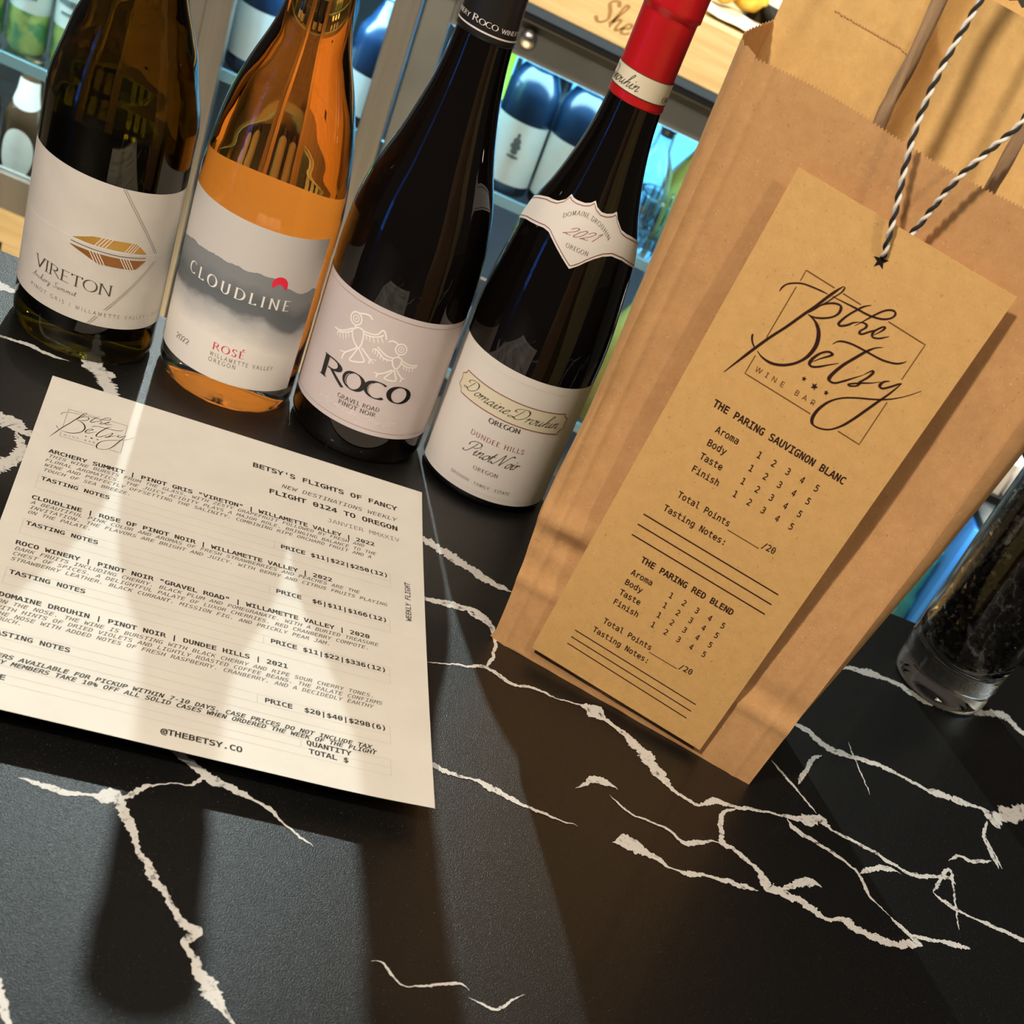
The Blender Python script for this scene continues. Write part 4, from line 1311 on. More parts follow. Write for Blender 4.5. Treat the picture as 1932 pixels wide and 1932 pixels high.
for head, hp, body, price, tv, pp in SECT:
    flush()
    row(BK, head, *hp, bold=.020)
    for s, u0, v0, u1, v1 in body:
        row(SF, s, u0, v0, u1, v1, shear=.24, cap=3.0)
    flush()
    row(BK, 'TASTING NOTES', 10.9, tv, 44.4, tv, bold=.018)
    flush()
    row(BK, price, *pp, bold=.021)
    dv = pp[1] - tv
    for off, dd in ((-4.9, 1), (2.0, 1), (9.0, 1)):
        ribbon(RL, [(9.6, tv + off), (196.5 - .028 * tv, tv + off + dv * 1.3)], .16, mpap, .0001)
    for u in (9.6, 196.5 - .028 * tv):
        ribbon(RL, [(u, tv - 4.9 + (dv * 1.3 if u > 100 else 0)), (u, tv + 9 + (dv * 1.3 if u > 100 else 0))], .16, mpap, .0001)
    ribbon(RL, [(pp[0] - 3.6, tv - 4.9 + dv * .9), (pp[0] - 3.6, tv + 2 + dv * .9)], .2, mpap, .0001)
flush()
row(BK, 'ORDERS AVAILABLE FOR PICKUP WITHIN 7-10 DAYS. CASE PRICES DO NOT INCLUDE TAX.', 10.0, 265.4, 181.4, 266.0, shear=.24, cap=3.1, bold=.016)
row(BK, 'BETSY MEMBERS TAKE 10% OFF ALL SOLID CASES WHEN ORDERED THE WEEK OF THE FLIGHT', 10.0, 269.9, 182.1, 269.6, shear=.24, cap=3.1, bold=.016)
flush()
row(BK, 'NAME', 12.4, 280.6, 22.8, 280.9, bold=.016)
row(BK, 'QUANTITY', 149.9, 274.2, 170.7, 274.8, bold=.020)
row(BK, 'TOTAL $', 151.0, 280.2, 169.2, 280.5, bold=.020)
row(BK, '@THEBETSY.CO', 87.0, 291.4, 121.9, 291.4, bold=.021)
for v in (271.0, 277.0, 283.0):
    ribbon(RL, [(9.6, v), (189.0, v)], .16, mpap, .0001)
for u in (147.4, 189.0):
    ribbon(RL, [(u, 271), (u, 277 if u < 150 else 283)], .16, mpap, .0001)
flush()
# the upright margin note reads from near to far
font_text(BK, 'WEEKLY FLIGHT', (204.2, 145.9), (204.6, 107.1), -3.0, mpap, 'mono', .008, 0, .00012)


def mlogo(u, v, h):
    return mpap(13.0 + (u - 24.5) * .508, 61.8 - (v - 185.5) * .605 - .02 * (u - 24.5), .00012)


LA, LB = MB(), MB()
betsy_logo(LA, LB, mlogo, .8)
flush()
GR.build('grey_lettering', MT['ink_grey'], so)
LA.build('script_logo', MT['ink'], so)
LB.build('logo_frame', MT['ink_soft'], so)

# ------------------------------------------------------------------ the kraft bag
BA = Vector((.10047, .64642, 0))
BU = Vector((.95428, -.29890, 0))
BN = Vector((-.29890, -.95428, 0))      # towards the guest
BH = .3055


def bl(u, d, z):
    """bag frame in metres: u along the front, d towards the guest"""
    return tuple(BU * u + BN * d + Vector((0, 0, z)))


bag = thing('paper_bag', 'tall brown kraft paper wine bag standing open on the counter behind the scoring card', 'bag', BA)


def u_left(z):
    return -.0005 - .004 * math.exp(-((z - .085) / .04) ** 2)


def u_right(z):
    return .1612 + .066 * min(z, .16) + .030 * max(z - .16, 0)


def fr(u, z):
    """front panel relief: folded bottom flap, hollow middle, creases"""
    W = u_right(z)
    s = u / W
    d = -.0120 * math.sin(PI * min(max(s, 0), 1)) ** .55 * min(1, max(0, (z - .03) / .12)) * (1 - .62 * min(1, max(0, (z - .20) / .10)))
    d += .0016 * math.exp(-((z - .041) / .0035) ** 2)              # fold line of the flat bottom
    d -= .0012 * math.exp(-((z - .052) / .006) ** 2) * (1 if s < .3 or s > .7 else .4)
    d += .0030 * math.exp(-((z - .079 + .010 * s) / .006) ** 2) * math.exp(-((s - .06) / .10) ** 2)
    d -= .0035 * math.exp(-((z - .069 + .014 * s) / .007) ** 2) * math.exp(-((s - .14) / .12) ** 2)
    d += .0009 * noise.noise((u * 22, z * 14, 1.0)) + .0005 * noise.noise((u * 70, z * 45, 5.0))
    d += .0007 * math.exp(-((s - .935) / .012) ** 2) + .0006 * math.exp(-((s - .045) / .010) ** 2)
    return d


def zig(i, amp=.0008):
    return amp if i % 2 else -amp


nx, nz = 210, 90
v, f = [], []
for i in range(nx + 1):
    s = i / nx
    for j in range(nz + 1):
        z = BH * j / nz
        u0, u1 = u_left(z), u_right(z)
        u = u0 + (u1 - u0) * s
        zz = z
        if j == nz:
            zz = BH - .0015 + zig(i, .0006) + .0012 * math.sin(s * 9)
        v.append(bl(u, fr(u, z), zz))
k = nz + 1
for i in range(nx):
    for j in range(nz):
        f.append((i * k + j, (i + 1) * k + j, (i + 1) * k + j + 1, i * k + j + 1))
front = mesh('front_panel', v, f, MT['kraft_bag'], bag, True)
BD = .074


def side(sgn, name):
    v, f = [], []
    nd, nz = 28, 60
    for i in range(nd + 1):
        t = i / nd
        for j in range(nz + 1):
            z = (BH + .004 * t) * j / nz
            if j == nz:
                z += zig(i, .0006)
            if sgn < 0:
                bw = .0028 * min(1, max(0, (z - .04) / .08)) + .0060 * max(0, z - .12) / .185
            else:
                bw = .0018 * min(1, max(0, (z - .03) / .05)) + .0085 * min(1, max(0, z - .05) / .17)
            bul = bw * math.sin(PI * t ** .5)
            ue = u_left(z) if sgn < 0 else u_right(z)
            ub = (-.010 * min(1, z / .2)) if sgn < 0 else (.160 + .016 * min(1, z / .2))
            ue = ue + (ub - .0012 - ue) * t if sgn < 0 else ue + (ub + .002 - ue) * t
            v.append(bl(ue + sgn * bul, fr(0 if sgn < 0 else u_right(z), z) * (1 - t) - (BD + .001) * t, z))
    k = nz + 1
    for i in range(nd):
        for j in range(nz):
            f.append((i * k + j, i * k + j + 1, (i + 1) * k + j + 1, (i + 1) * k + j))
    o = mesh(name, v, f, MT['kraft_bag'], bag, True)
    paper_edges(o, .0002)
    return o


side(-1, 'side_panel')
side(1, 'side_panel')
paper_edges(front, .0002)
# the back of the bag stands higher than the front
v, f = [], []
nx, nz = 60, 50
BZ = .358
for i in range(nx + 1):
    s = i / nx
    for j in range(nz + 1):
        z = BZ * j / nz
        if j == nz:
            z += zig(i, .0008)
        u0 = -.0112 + .0112 * (1 - min(1, z / .2))
        u1 = .160 + .018 * min(1, z / .2)
        u = u0 + (u1 - u0) * s
        fold = min(1, max(0, (u - .046) / .022))  # added fold, turned away from the lamp to darken this part
        fold = fold * fold * (3 - 2 * fold) * min(1, max(0, (z - .12) / .12))
        d = -BD - .001 - .020 * fold + .0035 * noise.noise((u * 16, z * 12, 8.0)) + .0012 * noise.noise((u * 45, z * 30, 2.0))
        v.append(bl(u, d, z))
k = nz + 1
for i in range(nx):
    for j in range(nz):
        f.append((i * k + j, (i + 1) * k + j, (i + 1) * k + j + 1, i * k + j + 1))
bk = mesh('back_panel', v, f, MT['kraft_in'], bag, True)
paper_edges(bk, .0002)
# seam of small perforations across the back panel
mb = MB()
for i in range(26):
    u = .012 + i * .00155
    z = .3242 + .0004 * noise.noise((i * .7, 0, 0))
    d = -BD - .0004 + .0035 * noise.noise((u * 16, z * 12, 8.0)) + .0012 * noise.noise((u * 45, z * 30, 2.0))
    mb.add([bl(u, d, z), bl(u + .0011, d, z), bl(u + .0011, d, z + .0005), bl(u, d, z + .0005)], [(0, 1, 2, 3)])
mb.build('perforation', MT['kraft_bag'], bk)
# the inner flap on the right, in the same lit kraft colour
v, f = [], []
for i in range(31):
    s = i / 30
    for j in range(31):
        z = .22 + (.3565 - .22) * j / 30
        u = .0672 + (.174 - .0672) * s
        v.append(bl(u, -BD + .010 + .0012 * noise.noise((u * 14, z * 9, 4.0)), z))
for i in range(30):
    for j in range(30):
        f.append((i * 31 + j, (i + 1) * 31 + j, (i + 1) * 31 + j + 1, i * 31 + j + 1))
fl = mesh('inner_flap', v, f, MT['kraft_in'], bag, True)
fl['label'] = 'lighter kraft flap inside the bag'
paper_edges(fl, .0003)
mesh('bottom', [bl(-.002, 0, .0008), bl(.161, 0, .0008), bl(.160, -BD, .0008), bl(.0, -BD, .0008)], [(0, 1, 2, 3)], MT['kraft_bag'], bag)
# twisted paper handle glued inside the front panel
hp = [(.0568, -.020, .255), (.0568, -.0150, .29), (.0567, -.0105, .305), (.0565, -.0100, .322), (.0552, -.011, .3515), (.0555, -.014, .39), (.064, -.016, .418), (.083, -.017, .432), (.102, -.016, .418), (.110, -.014, .39), (.1108, -.012, .355), (.1103, -.0100, .327), (.1099, -.0105, .303), (.1098, -.020, .27)]
hc = catmull(hp, 8)
mb = MB()
R0, NS = .0026, 12
pts = [Vector(bl(*p)) for p in hc]
prev = None
vv, ff = [], []
for i, p in enumerate(pts):
    t = (pts[min(i + 1, len(pts) - 1)] - pts[max(i - 1, 0)]).normalized()
    x = t.cross(Vector((0, 1, 0))).normalized() if prev is None else (prev - t * prev.dot(t)).normalized()
    prev = x
    y = t.cross(x)
    for q in range(NS):
        a = 2 * PI * q / NS
        r = R0 * (1 + .28 * math.sin(3 * a + i * .42))
        vv.append(p + (x * math.cos(a) + y * math.sin(a)) * r)
for i in range(len(pts) - 1):
    for q in range(NS):
        ff.append((i * NS + q, i * NS + (q + 1) % NS, (i + 1) * NS + (q + 1) % NS, (i + 1) * NS + q))
hd = mesh('handle', vv, ff, MT['rope'], bag, True)
hd['label'] = 'twisted paper rope handle'

# ------------------------------------------------------------------ the scoring card with its twine
TDV = .004
card_t = thing('scoring_card', 'long tan kraft card printed with wine scores, tied with striped twine, leaning on the bag', 'card', tuple(BA + BU * .02191 + BN * TDV))
TU2 = (.99862, -.05243)
TW, TH_ = 106.6, 269.8


def mtag(x, y, h):
    u = (x * TU2[0] - y * TU2[1]) / 1000
    z = .0101 + (x * TU2[1] + y * TU2[0]) / 1000
    s = y / TH_
    b = .0022 * math.sin(PI * s) + .0012 * (x / TW) * s
    p = BU * u + BN * (b + h) + Vector((0, 0, z))
    return tuple(p)


# the near lower corner just touches the counter
mb = MB()
v, f = [], []
for i in range(17):
    for j in range(41):
        yb = -.3 + 1.9 * i / 16
        yt = 268.0 + 3.7 * i / 16
        v.append(mtag(TW * i / 16, yb + (yt - yb) * j / 40, 0))
for i in range(16):
    for j in range(40):
        f.append((i * 41 + j, (i + 1) * 41 + j, (i + 1) * 41 + j + 1, i * 41 + j + 1))
card = mesh('card', v, f, MT['kraft_tag'], card_t, True)
paper_edges(card, .0005)
G = MB()
GB = MB()
GT = MB()


def trow(mb, s, x0, y0, x1, y1, cap, bold=0.0):
    font_text(mb, s, (x0, y0), (x1, y1), cap, mtag, 'mono', bold, 0, .0002)


trow(GB, 'THE PARING SAUVIGNON BLANC', 18.8, 164.5, 90.0, 166.4, 3.5, .017)
for k, wd in enumerate(('Aroma', 'Body', 'Taste', 'Finish')):
    y = 154.7 - k * 7.42
    wl = {'Aroma': 12.2, 'Body': 9.8, 'Taste': 12.0, 'Finish': 14.4}[wd]
    trow(G, wd, 26.0, y, 26.0 + wl, y + .6, 3.35, .008)
    for q in range(5):
        x = 49.0 + q * 7.75
        trow(G, str(q + 1), x, y + .55 + q * .36, x + 1.75, y + .59 + q * .36, 3.35, .008)
trow(G, 'Total Points', 26.2, 117.6, 55.1, 118.7, 3.35, .008)
ribbon(GT, [(55.6, 117.3), (73.4, 117.8)], .42, mtag, .0002)
trow(G, '/20', 74.2, 118.9, 81.1, 119.4, 3.35, .008)
trow(G, 'Tasting Notes:', 23.5, 107.9, 57.9, 109.4, 3.35, .008)
for y0, y1 in ((100.6, 102.9), (94.4, 96.5), (88.0, 90.2)):
    ribbon(G, [(16.4, y0), (94.1, y1)], .62, mtag, .0002)
G.build('lettering', MT['brown_ink'], card)
GB.build('bold_lettering', MT['brown_ink'], card)
GT.build('fine_lines', MT['brown_thin'], card)
G, GB, GT = MB(), MB(), MB()
trow(GB, 'THE PARING RED BLEND', 26.8, 77.8, 80.5, 79.8, 3.4, .017)
for k, wd in enumerate(('Aroma', 'Body', 'Taste', 'Finish')):
    y = 69.0 - k * 6.55
    wl = {'Aroma': 12.1, 'Body': 9.8, 'Taste': 12.0, 'Finish': 14.2}[wd]
    trow(G, wd, 25.8, y, 25.8 + wl, y + .6, 3.3, .008)
    for q in range(5):
        x = 48.5 + q * 7.6
        trow(G, str(q + 1), x, y + .5 + q * .33, x + 1.75, y + .54 + q * .33, 3.3, .008)
trow(G, 'Total Points', 26.1, 36.5, 54.9, 37.6, 3.3, .008)
ribbon(GT, [(55.0, 36.4), (72.1, 36.9)], .4, mtag, .0002)
trow(G, '/20', 72.6, 37.6, 80.0, 38.2, 3.3, .008)
trow(G, 'Tasting Notes:', 23.6, 28.8, 56.9, 29.9, 3.3, .008)
for y0, y1 in ((23.7, 24.6), (19.0, 19.6), (14.3, 14.4)):
    ribbon(G, [(15.5, y0), (90.8, y1)], .55, mtag, .0002)
G.build('lettering', MT['brown_ink'], card)
GB.build('bold_lettering', MT['brown_ink'], card)
GT.build('fine_lines', MT['brown_thin'], card)
GB, GT = MB(), MB()
betsy_logo(GB, GT, mtag, 1.0)
GB.build('script_logo', MT['brown_ink'], card)
GT.build('logo_frame', MT['brown_thin'], card)
g = MB()
star(g, (50.0, 255.0), 3.5, mtag, .0002, rot=.25)
g.build('star_hole', MT['black_print'], card)  # black star patch painted for the dark of the punched hole
# striped twine: two strands wound round each other, looped over the bag's handle
off = BA - (BA + BU * .02191 + BN * TDV)


def tb(u, d, z):
    return Vector(bl(u, d, z)) + off


tw = [(.0853, .0055, .2645), (.0848, .0075, .2672), (.0830, .0090, .2735), (.0804, .0095, .2831), (.0752, .0085, .2985), (.0712, .0070, .3141), (.0692, .0030, .3333), (.0698, -.004, .3593), (.0715, -.011, .392), (.0742, -.0160, .4265), (.080, -.0215, .4355), (.0865, -.017, .4300), (.0985, -.006, .385), (.1042, .001, .3520), (.1075, .0065, .3332), (.1020, .0078, .3180), (.0959, .0082, .3019), (.0914, .0035, .2785), (.0875, .0022, .2690), (.0852, .0040, .2600)]
tc_ = [tb(*p) for p in catmull(tw, 26)]
for col_, ph, mt in (('white_strand', 0, MT['twine_w']), ('black_strand', PI, MT['twine_b'])):
    vv, ff = [], []
    prev = None
    s = 0
    for i, p in enumerate(tc_):
        if i:
            s += (p - tc_[i - 1]).length
        t = (tc_[min(i + 1, len(tc_) - 1)] - tc_[max(i - 1, 0)]).normalized()
        x = t.cross(Vector((0.3, 1, 0))).normalized() if prev is None else (prev - t * prev.dot(t)).normalized()
        prev = x
        y = t.cross(x)
        a0 = s / .0098 * 2 * PI + ph
        c = p + (x * math.cos(a0) + y * math.sin(a0)) * .00062
        for q in range(8):
            a = 2 * PI * q / 8
            vv.append(c + (x * math.cos(a) + y * math.sin(a)) * .00088)
    for i in range(len(tc_) - 1):
        for q in range(8):
            ff.append((i * 8 + q, i * 8 + (q + 1) % 8, (i + 1) * 8 + (q + 1) % 8, (i + 1) * 8 + q))
    if mt is MT['twine_w']:
        twine = mesh('twine', vv, ff, mt, card_t, True)
        twine['label'] = 'black and white striped twine'
    else:
        mesh('black_strand', vv, ff, mt, twine, True)

# ------------------------------------------------------------------ the jar of black chips
JC = (.4115, .7905)
jar = thing('glass_jar', 'clear glass tumbler with thick base full of black glass chips, right of the kraft bag', 'jar', (*JC, 0))


def jr(z):
    return .0336 + .0022 * min(1, z / .09)


pr = [(0, .004), (.016, .0035), (.026, .0008), (.0305, 0), (.0328, .0018), (.0338, .006), (.0338, .0135), (.0330, .0165), (.0345, .019), (.0337, .0215), (.0352, .0245), (.0346, .027)]
for i in range(13):
    z = .031 + i * .0124
    pr.append((jr(z), z))
zt = pr[-1][1]
inner = [(r - .0022, z) for r, z in pr if z > .030][::-1]
pr += [(pr[-1][0] - .0011, zt + .001)] + inner + [(.028, .0275), (.015, .0255), (0, .025)]
MB().lathe(pr, 72).build('glass', MT['clear'], jar, True)
rnd = random.Random(11)
mb = MB()


def chip(c, r, rnd, mb):
    v0 = [(0, 0, 1), (0, 0, -1), (1, 0, 0), (-1, 0, 0), (0, 1, 0), (0, -1, 0)]
    R = Matrix.Rotation(rnd.uniform(0, 6.28), 3, Vector((rnd.uniform(-1, 1), rnd.uniform(-1, 1), rnd.uniform(-1, 1.01))).normalized())
    sx = (rnd.uniform(.55, 1.2), rnd.uniform(.55, 1.2), rnd.uniform(.45, 1.0))
    vv = []
    for q in v0:
        k = rnd.uniform(.75, 1.2)
        vv.append(tuple(R @ Vector((q[0] * sx[0] * r * k, q[1] * sx[1] * r * k, q[2] * sx[2] * r * k)) + Vector(c)))
    mb.add(vv, [(0, 2, 4), (0, 4, 3), (0, 3, 5), (0, 5, 2), (1, 4, 2), (1, 3, 4), (1, 5, 3), (1, 2, 5)])


for i in range(3600):
    z = .0315 + rnd.random() * .138
    a = rnd.uniform(0, 2 * PI)
    R = jr(z) - .0058
    shell = rnd.random() < .8
    r = R * (rnd.uniform(.86, 1.0) if shell else math.sqrt(rnd.random()) * .86)
    chip((r * math.cos(a), r * math.sin(a), z), rnd.uniform(.0026, .0042), rnd, mb)
for i in range(160):
    a = rnd.uniform(0, 2 * PI)
    r = math.sqrt(rnd.random()) * .024
    chip((r * math.cos(a), r * math.sin(a), .0308 + rnd.uniform(0, .002)), .0026, rnd, mb)
core = [(0, .036), (.020, .036), (.0235, .05), (.0245, .09), (.025, .162), (0, .164)]
mb.lathe(core, 40, 1)
ch = mb.build('black_chips', None, None, False, mats=[MT['pebble'], MT['chip_core']], loc=(*JC, 0))
tag(ch, 'shiny black glass chips filling the clear tumbler right of the bag', 'chips')
ch['kind'] = 'stuff'
# ------------------------------------------------------------------ back bar
YF = 2.05


def cooler(name, label, x0, x1, ztop, zbot, shelves, lining, depth=.50, led=True):
    """steel cabinet with an open front; doors are added by the caller"""
    t = thing(name, label, 'fridge', ((x0 + x1) / 2, YF + depth / 2, FLOOR))
    ox, oy, oz = (x0 + x1) / 2, YF + depth / 2, FLOOR

    def B(mb, a, b):
        return mb.box((a[0] - ox, a[1] - oy, a[2] - oz), (b[0] - ox, b[1] - oy, b[2] - oz))
    mb = MB()
    B(mb, (x0, YF + .03, FLOOR), (x0 + .012, YF + depth, ztop))
    B(mb, (x1 - .012, YF + .03, FLOOR), (x1, YF + depth, ztop))
    B(mb, (x0, YF + .03, ztop - .035), (x1, YF + depth, ztop))
    B(mb, (x0, YF + .03, FLOOR), (x1, YF + depth, zbot))
    mb.build('body', MT['steel'], t)
    mb = MB()
    B(mb, (x0 + .012, YF + depth - .02, zbot), (x1 - .012, YF + depth, ztop - .035))
    mb.build('back_lining', lining, t)
    for z in shelves:
        mb = MB()
        B(mb, (x0 + .013, YF + .040, z - .006), (x1 - .013, YF + depth - .03, z))
        sh = mb.build('shelf', MT['clear_bar'], t)
        mb = MB()
        B(mb, (x0 + .013, YF + .034, z - .012), (x1 - .013, YF + .040, z + .002))
        mb.build('shelf_edge', MT['shelf_glass'], sh)
    return t, B


def door(t, B, x0, x1, z0, z1, frame, fw=.03, handle=True):
    mb = MB()
    ft = .024
    B(mb, (x0, YF, z0), (x0 + fw, YF + ft, z1))
    B(mb, (x1 - fw, YF, z0), (x1, YF + ft, z1))
    B(mb, (x0 + fw, YF, z1 - .046), (x1 - fw, YF + ft, z1))
    B(mb, (x0 + fw, YF, z0), (x1 - fw, YF + ft, z0 + .05))
    d = mb.build('door', frame, t, bevel=.002)
    mb = MB()
    B(mb, (x0 + fw, YF + .010, z0 + .05), (x1 - fw, YF + .014, z1 - .046))
    mb.build('glass_pane', MT['clear_bar'], d)
    return d


def strip(t, B, x0, x1, z, y=YF + .05):
    mb = MB()
    B(mb, (x0, y, z), (x1, y + .012, z + .008))
    o = mb.build('light_strip', MT['led_blue'], t)
    o['label'] = 'blue white light strip'
    return o


def area(name, loc, sx, sy, power, col, rot):
    l = bpy.data.lights.new(name, 'AREA')
    l.shape = 'RECTANGLE'
    l.size, l.size_y = sx, sy
    l.energy = power
    l.color = col
    o = bpy.data.objects.new(name, l)
    COL.objects.link(o)
    o.location = loc
    o.rotation_euler = rot


# left cooler: cans above, beer bottles below, wooden plinth
c1, B1_ = cooler('bar_fridge', 'glass-door bar fridge with green cans and label bottles, far left behind the bar', -1.15, -.362, .02, -.49, [-.302], MT['inner_dark'])
d = door(c1, B1_, -1.15, -.362, -.49, .02, MT['steel'], .026)
strip(c1, B1_, -1.12, -.39, -.03)
area('FridgeLeftLight', (-.70, YF + .045, -.035), .6, .03, 8.0, (.62, .95, 1.0), (0, 0, 0))
area('FridgeLeftLower', (-.70, YF + .047, -.318), .6, .02, 1.5, (.75, .95, .95), (0, 0, 0))
mb = MB()
B1_(mb, (-1.15, YF - .004, -.535), (-.362, YF + .03, -.49))
mb.build('plinth', MT['pale_wood'], c1)
mb = MB()
B1_(mb, (-1.15, YF - .002, FLOOR), (-.362, YF + .03, -.572))
B1_(mb, (-.566, YF - .004, -.572), (-.362, YF + .03, -.535))
B1_(mb, (-1.15, YF - .004, -.572), (-.60, YF + .03, -.535))
mb.build('plinth_lower', MT['pale_wood'], c1)
mb = MB()
B1_(mb, (-.60, YF + .004, -.572), (-.566, YF + .03, -.535))
mb.build('vent_slot', MT['black_plastic'], c1)

# right cooler: two glass doors and blue light
c2, B2_ = cooler('bar_fridge', 'steel-framed bar fridge with two glass doors and blue light, behind the bottles', -.362, .60, .020, -.80, [-.205, -.47], MT['inner'])
d2 = door(c2, B2_, -.362, -.103, -.80, .020, MT['steel'], .034)
d3 = door(c2, B2_, -.099, .60, -.80, .020, MT['grey_steel'], .036)
strip(c2, B2_, -.32, -.14, -.04)
strip(c2, B2_, -.06, .56, -.036)
mb = MB()
v = [(.037 + .010 * math.cos(a * PI / 8), YF - .006, -.001 + .010 * math.sin(a * PI / 8)) for a in range(16)]
ox, oy, oz = (-.362 + .60) / 2, YF + .25, FLOOR
mb.lathe([(0, 0), (.009, 0), (.011, .004), (.011, .010), (0, .010)], 20)
lk = mb.build('door_lock', MT['alu'], d3, True)
lk.location = (.037 - ox, YF - oy + .004, -.001 - oz)
lk.rotation_euler = (PI / 2, 0, 0)
mb = MB()
B2_(mb, (.019, YF + .030, -.088), (.032, YF + .036, -.028))
o = mb.build('display_light', MT['led_green'], c2)
o['label'] = 'glowing green display'
area('FridgeRightA', (-.23, YF + .045, -.045), .18, .03, 1.8, (.40, .80, 1.0), (0, 0, 0))
area('FridgeRightB', (.25, YF + .045, -.042), .55, .03, 1.8, (.50, .88, .98), (0, 0, 0))
area('FridgeRightBack', (.25, YF + .46, -.14), .60, .18, 0.8, (.10, .52, 1.0), (-PI / 2, 0, 0))
area('FridgeRightC', (.25, YF + .048, -.222), .55, .02, 1.6, (.22, .60, 1.0), (0, 0, 0))

# counter slab over the coolers
top = thing('back_counter', 'black edged back bar counter above the fridges', 'counter', (0, YF + .25, .020))
MB().box((-.05, -.275, 0), (1.6, .26, .020)).build('slab', MT['black_plastic'], top, bevel=.002)
MB().box((-.05, -.2765, .011), (1.6, -.2752, .020)).build('edge_strip', MT['blue_trim'], top)  # painted strip standing for the blue sheen along the slab's upper edge
MB().box((-1.2, -.245, 0), (-.052, .26, .020)).build('slab_left', MT['steel'], top, bevel=.002)


def bar_bottle(name, label, glass_m, loc, h=.30, r=.037, lab=(.02, .09), lab_m='bar_label', foil=None, emblem=True, wide=75, group=None, shoulder=.45):
    t = thing(name, label, 'bottle', loc, 0, group)
    prof = [(0, .003), (r - .004, 0), (r, .004), (r, h * shoulder), (r * .93, h * (shoulder + .05)), (r * .66, h * (shoulder + .11)), (.0155, h * (shoulder + .19)), (.0140, h * .92), (.0140, h * .96), (.0155, h * .965), (.0155, h), (0, h)]
    MB().lathe(prof, 36).build('glass_body', glass_m, t, True)

    def mp(x, y, hh):
        a = math.radians(x)
        return ((r + .0004 + hh) * math.sin(a), -(r + .0004 + hh) * math.cos(a), y)
    if lab:
        lb = wrap_patch(mp, -wide, wide, lab[0], lab[1], 0, 24, 2).build('label', MT[lab_m], t, True)
        if emblem:
            g = MB()
            c = lab[0] + (lab[1] - lab[0]) * .62
            for zz, wd, hh in ((.014, 4, .004), (.007, 9, .005), (0, 12, .005), (-.007, 8, .004), (-.014, 14, .0022)):
                poly(g, [(wd * math.cos(q), c + zz + hh * math.sin(q)) for q in [j * PI / 4 for j in range(8)]], mp, .0004)
            g.build('emblem', MT['emblem'], lb)
    if foil:
        MB().lathe([(.0150, h * .78), (.0160, h * .785), (.0165, h * .99), (0, h + .001)], 24).build('foil', MT[foil], t, True)
    return t


GZ = -.205
a1 = bar_bottle('wine_bottle', 'blue-lit wine bottle with pale emblem label, left of two in the right fridge', MT['navy_glass'], (.070, YF + .080, GZ), .29, .037, (.016, .098), group='labelled bottles in the lit fridge')
dup(a1, (.146, YF + .082, GZ), 'blue-lit wine bottle with pale emblem label, right of two in the right fridge')
bar_bottle('wine_bottle', 'blue glass bottle with yellow foil neck behind the steel door frame', MT['navy_glass'], (-.142, YF + .085, -.205), .235, .036, (.014, .066), foil='foil_yellow', emblem=False)
bar_bottle('wine_bottle', 'dark wine bottle with pale blue label between olive and rosé bottles', MT['navy_glass'], (-.300, YF + .085, -.205), .27, .038, (.02, .085), emblem=False)
bar_bottle('wine_bottle', 'dark bottle behind the label bottle in the left door of the fridge', MT['navy_glass'], (-.222, YF + .12, -.205), .27, .036, (.02, .08), emblem=False)
# bottles on the lower shelf
low = bar_bottle('wine_bottle', 'dark bottle on the lower fridge shelf, left of the row', MT['navy_glass'], (.055, YF + .09, -.47), .235, .037, (.02, .09), emblem=False, group='bottles on the lower shelf of the lit fridge')
dup(low, (.137, YF + .09, -.47), 'dark bottle on the lower fridge shelf, second of the row')
dup(low, (-.300, YF + .09, -.47), 'dark bottle on the lower fridge shelf, behind the gap left of the rosé')
dup(low, (-.200, YF + .09, -.47), 'dark bottle on the lower fridge shelf, behind the rosé bottle')
# bottles at the back, against the light
for q, (x, lb) in enumerate(((.030, 'tall dark bottle at the back of the lit fridge, below the green display'), (.108, 'tall dark bottle at the back of the lit fridge, between the two labels'), (.190, 'tall dark bottle at the back of the lit fridge, behind the red capsule'))):
    bar_bottle('spirit_bottle', lb, MT['clear_bar'] if q != 1 else MT['navy_glass'], (x, YF + .21, GZ), .165 + .01 * q, .033, None, emblem=False, group='bottles at the back of the lit fridge')


def decanter(loc, label, h=.17):
    t = thing('decanter', label, 'decanter', loc)
    MB().lathe([(0, .004), (.030, 0), (.036, .004), (.038, .06), (.030, .09), (.014, .115), (.012, .14), (.017, .146), (.0145, .146), (.0095, .14), (.011, .116), (.027, .090), (.034, .06), (.032, .012), (0, .012)], 40).build('glass_body', MT['clear_bar'], t, True)
    MB().lathe([(0, .132), (.009, .132), (.010, .146), (.016, .152), (.018, .165), (.012, .176), (0, .178)], 24).build('stopper', MT['black_plastic'], t, True)
    return t


decanter((.262, YF + .085, GZ + .02), 'clear glass decanter with dark stopper right of the red capsuled bottle')
t = thing('cut_glass', 'ribbed clear glass tumbler on the fridge shelf beside the bag edge', 'glass', (.295, YF + .08, GZ - .0))
v, f = [], []
n = 72
prof = [(.030, 0), (.035, .01), (.038, .075), (.0385, .08)]
mb = MB()
for i in range(n):
    a = 2 * PI * i / n
    for r, z in prof + [(.0345, .08), (.033, .012)]:
        rr = r - (.0022 if (i % 4 < 2 and .005 < z < .078 and r > .0347) else 0)
        v.append((rr * math.cos(a), rr * math.sin(a), z))
for i in range(n):
    j = (i + 1) % n
    for q in range(5):
        f.append((i * 6 + q, j * 6 + q, j * 6 + q + 1, i * 6 + q + 1))
f.append(tuple(i * 6 for i in range(n))[::-1])
f.append(tuple(i * 6 + 5 for i in range(n)))
mesh('glass_body', v, f, MT['clear_bar'], t)
yb = pm('golden_liqueur', (.75, .55, .10), 0.02, trans=.6, ior=1.36)
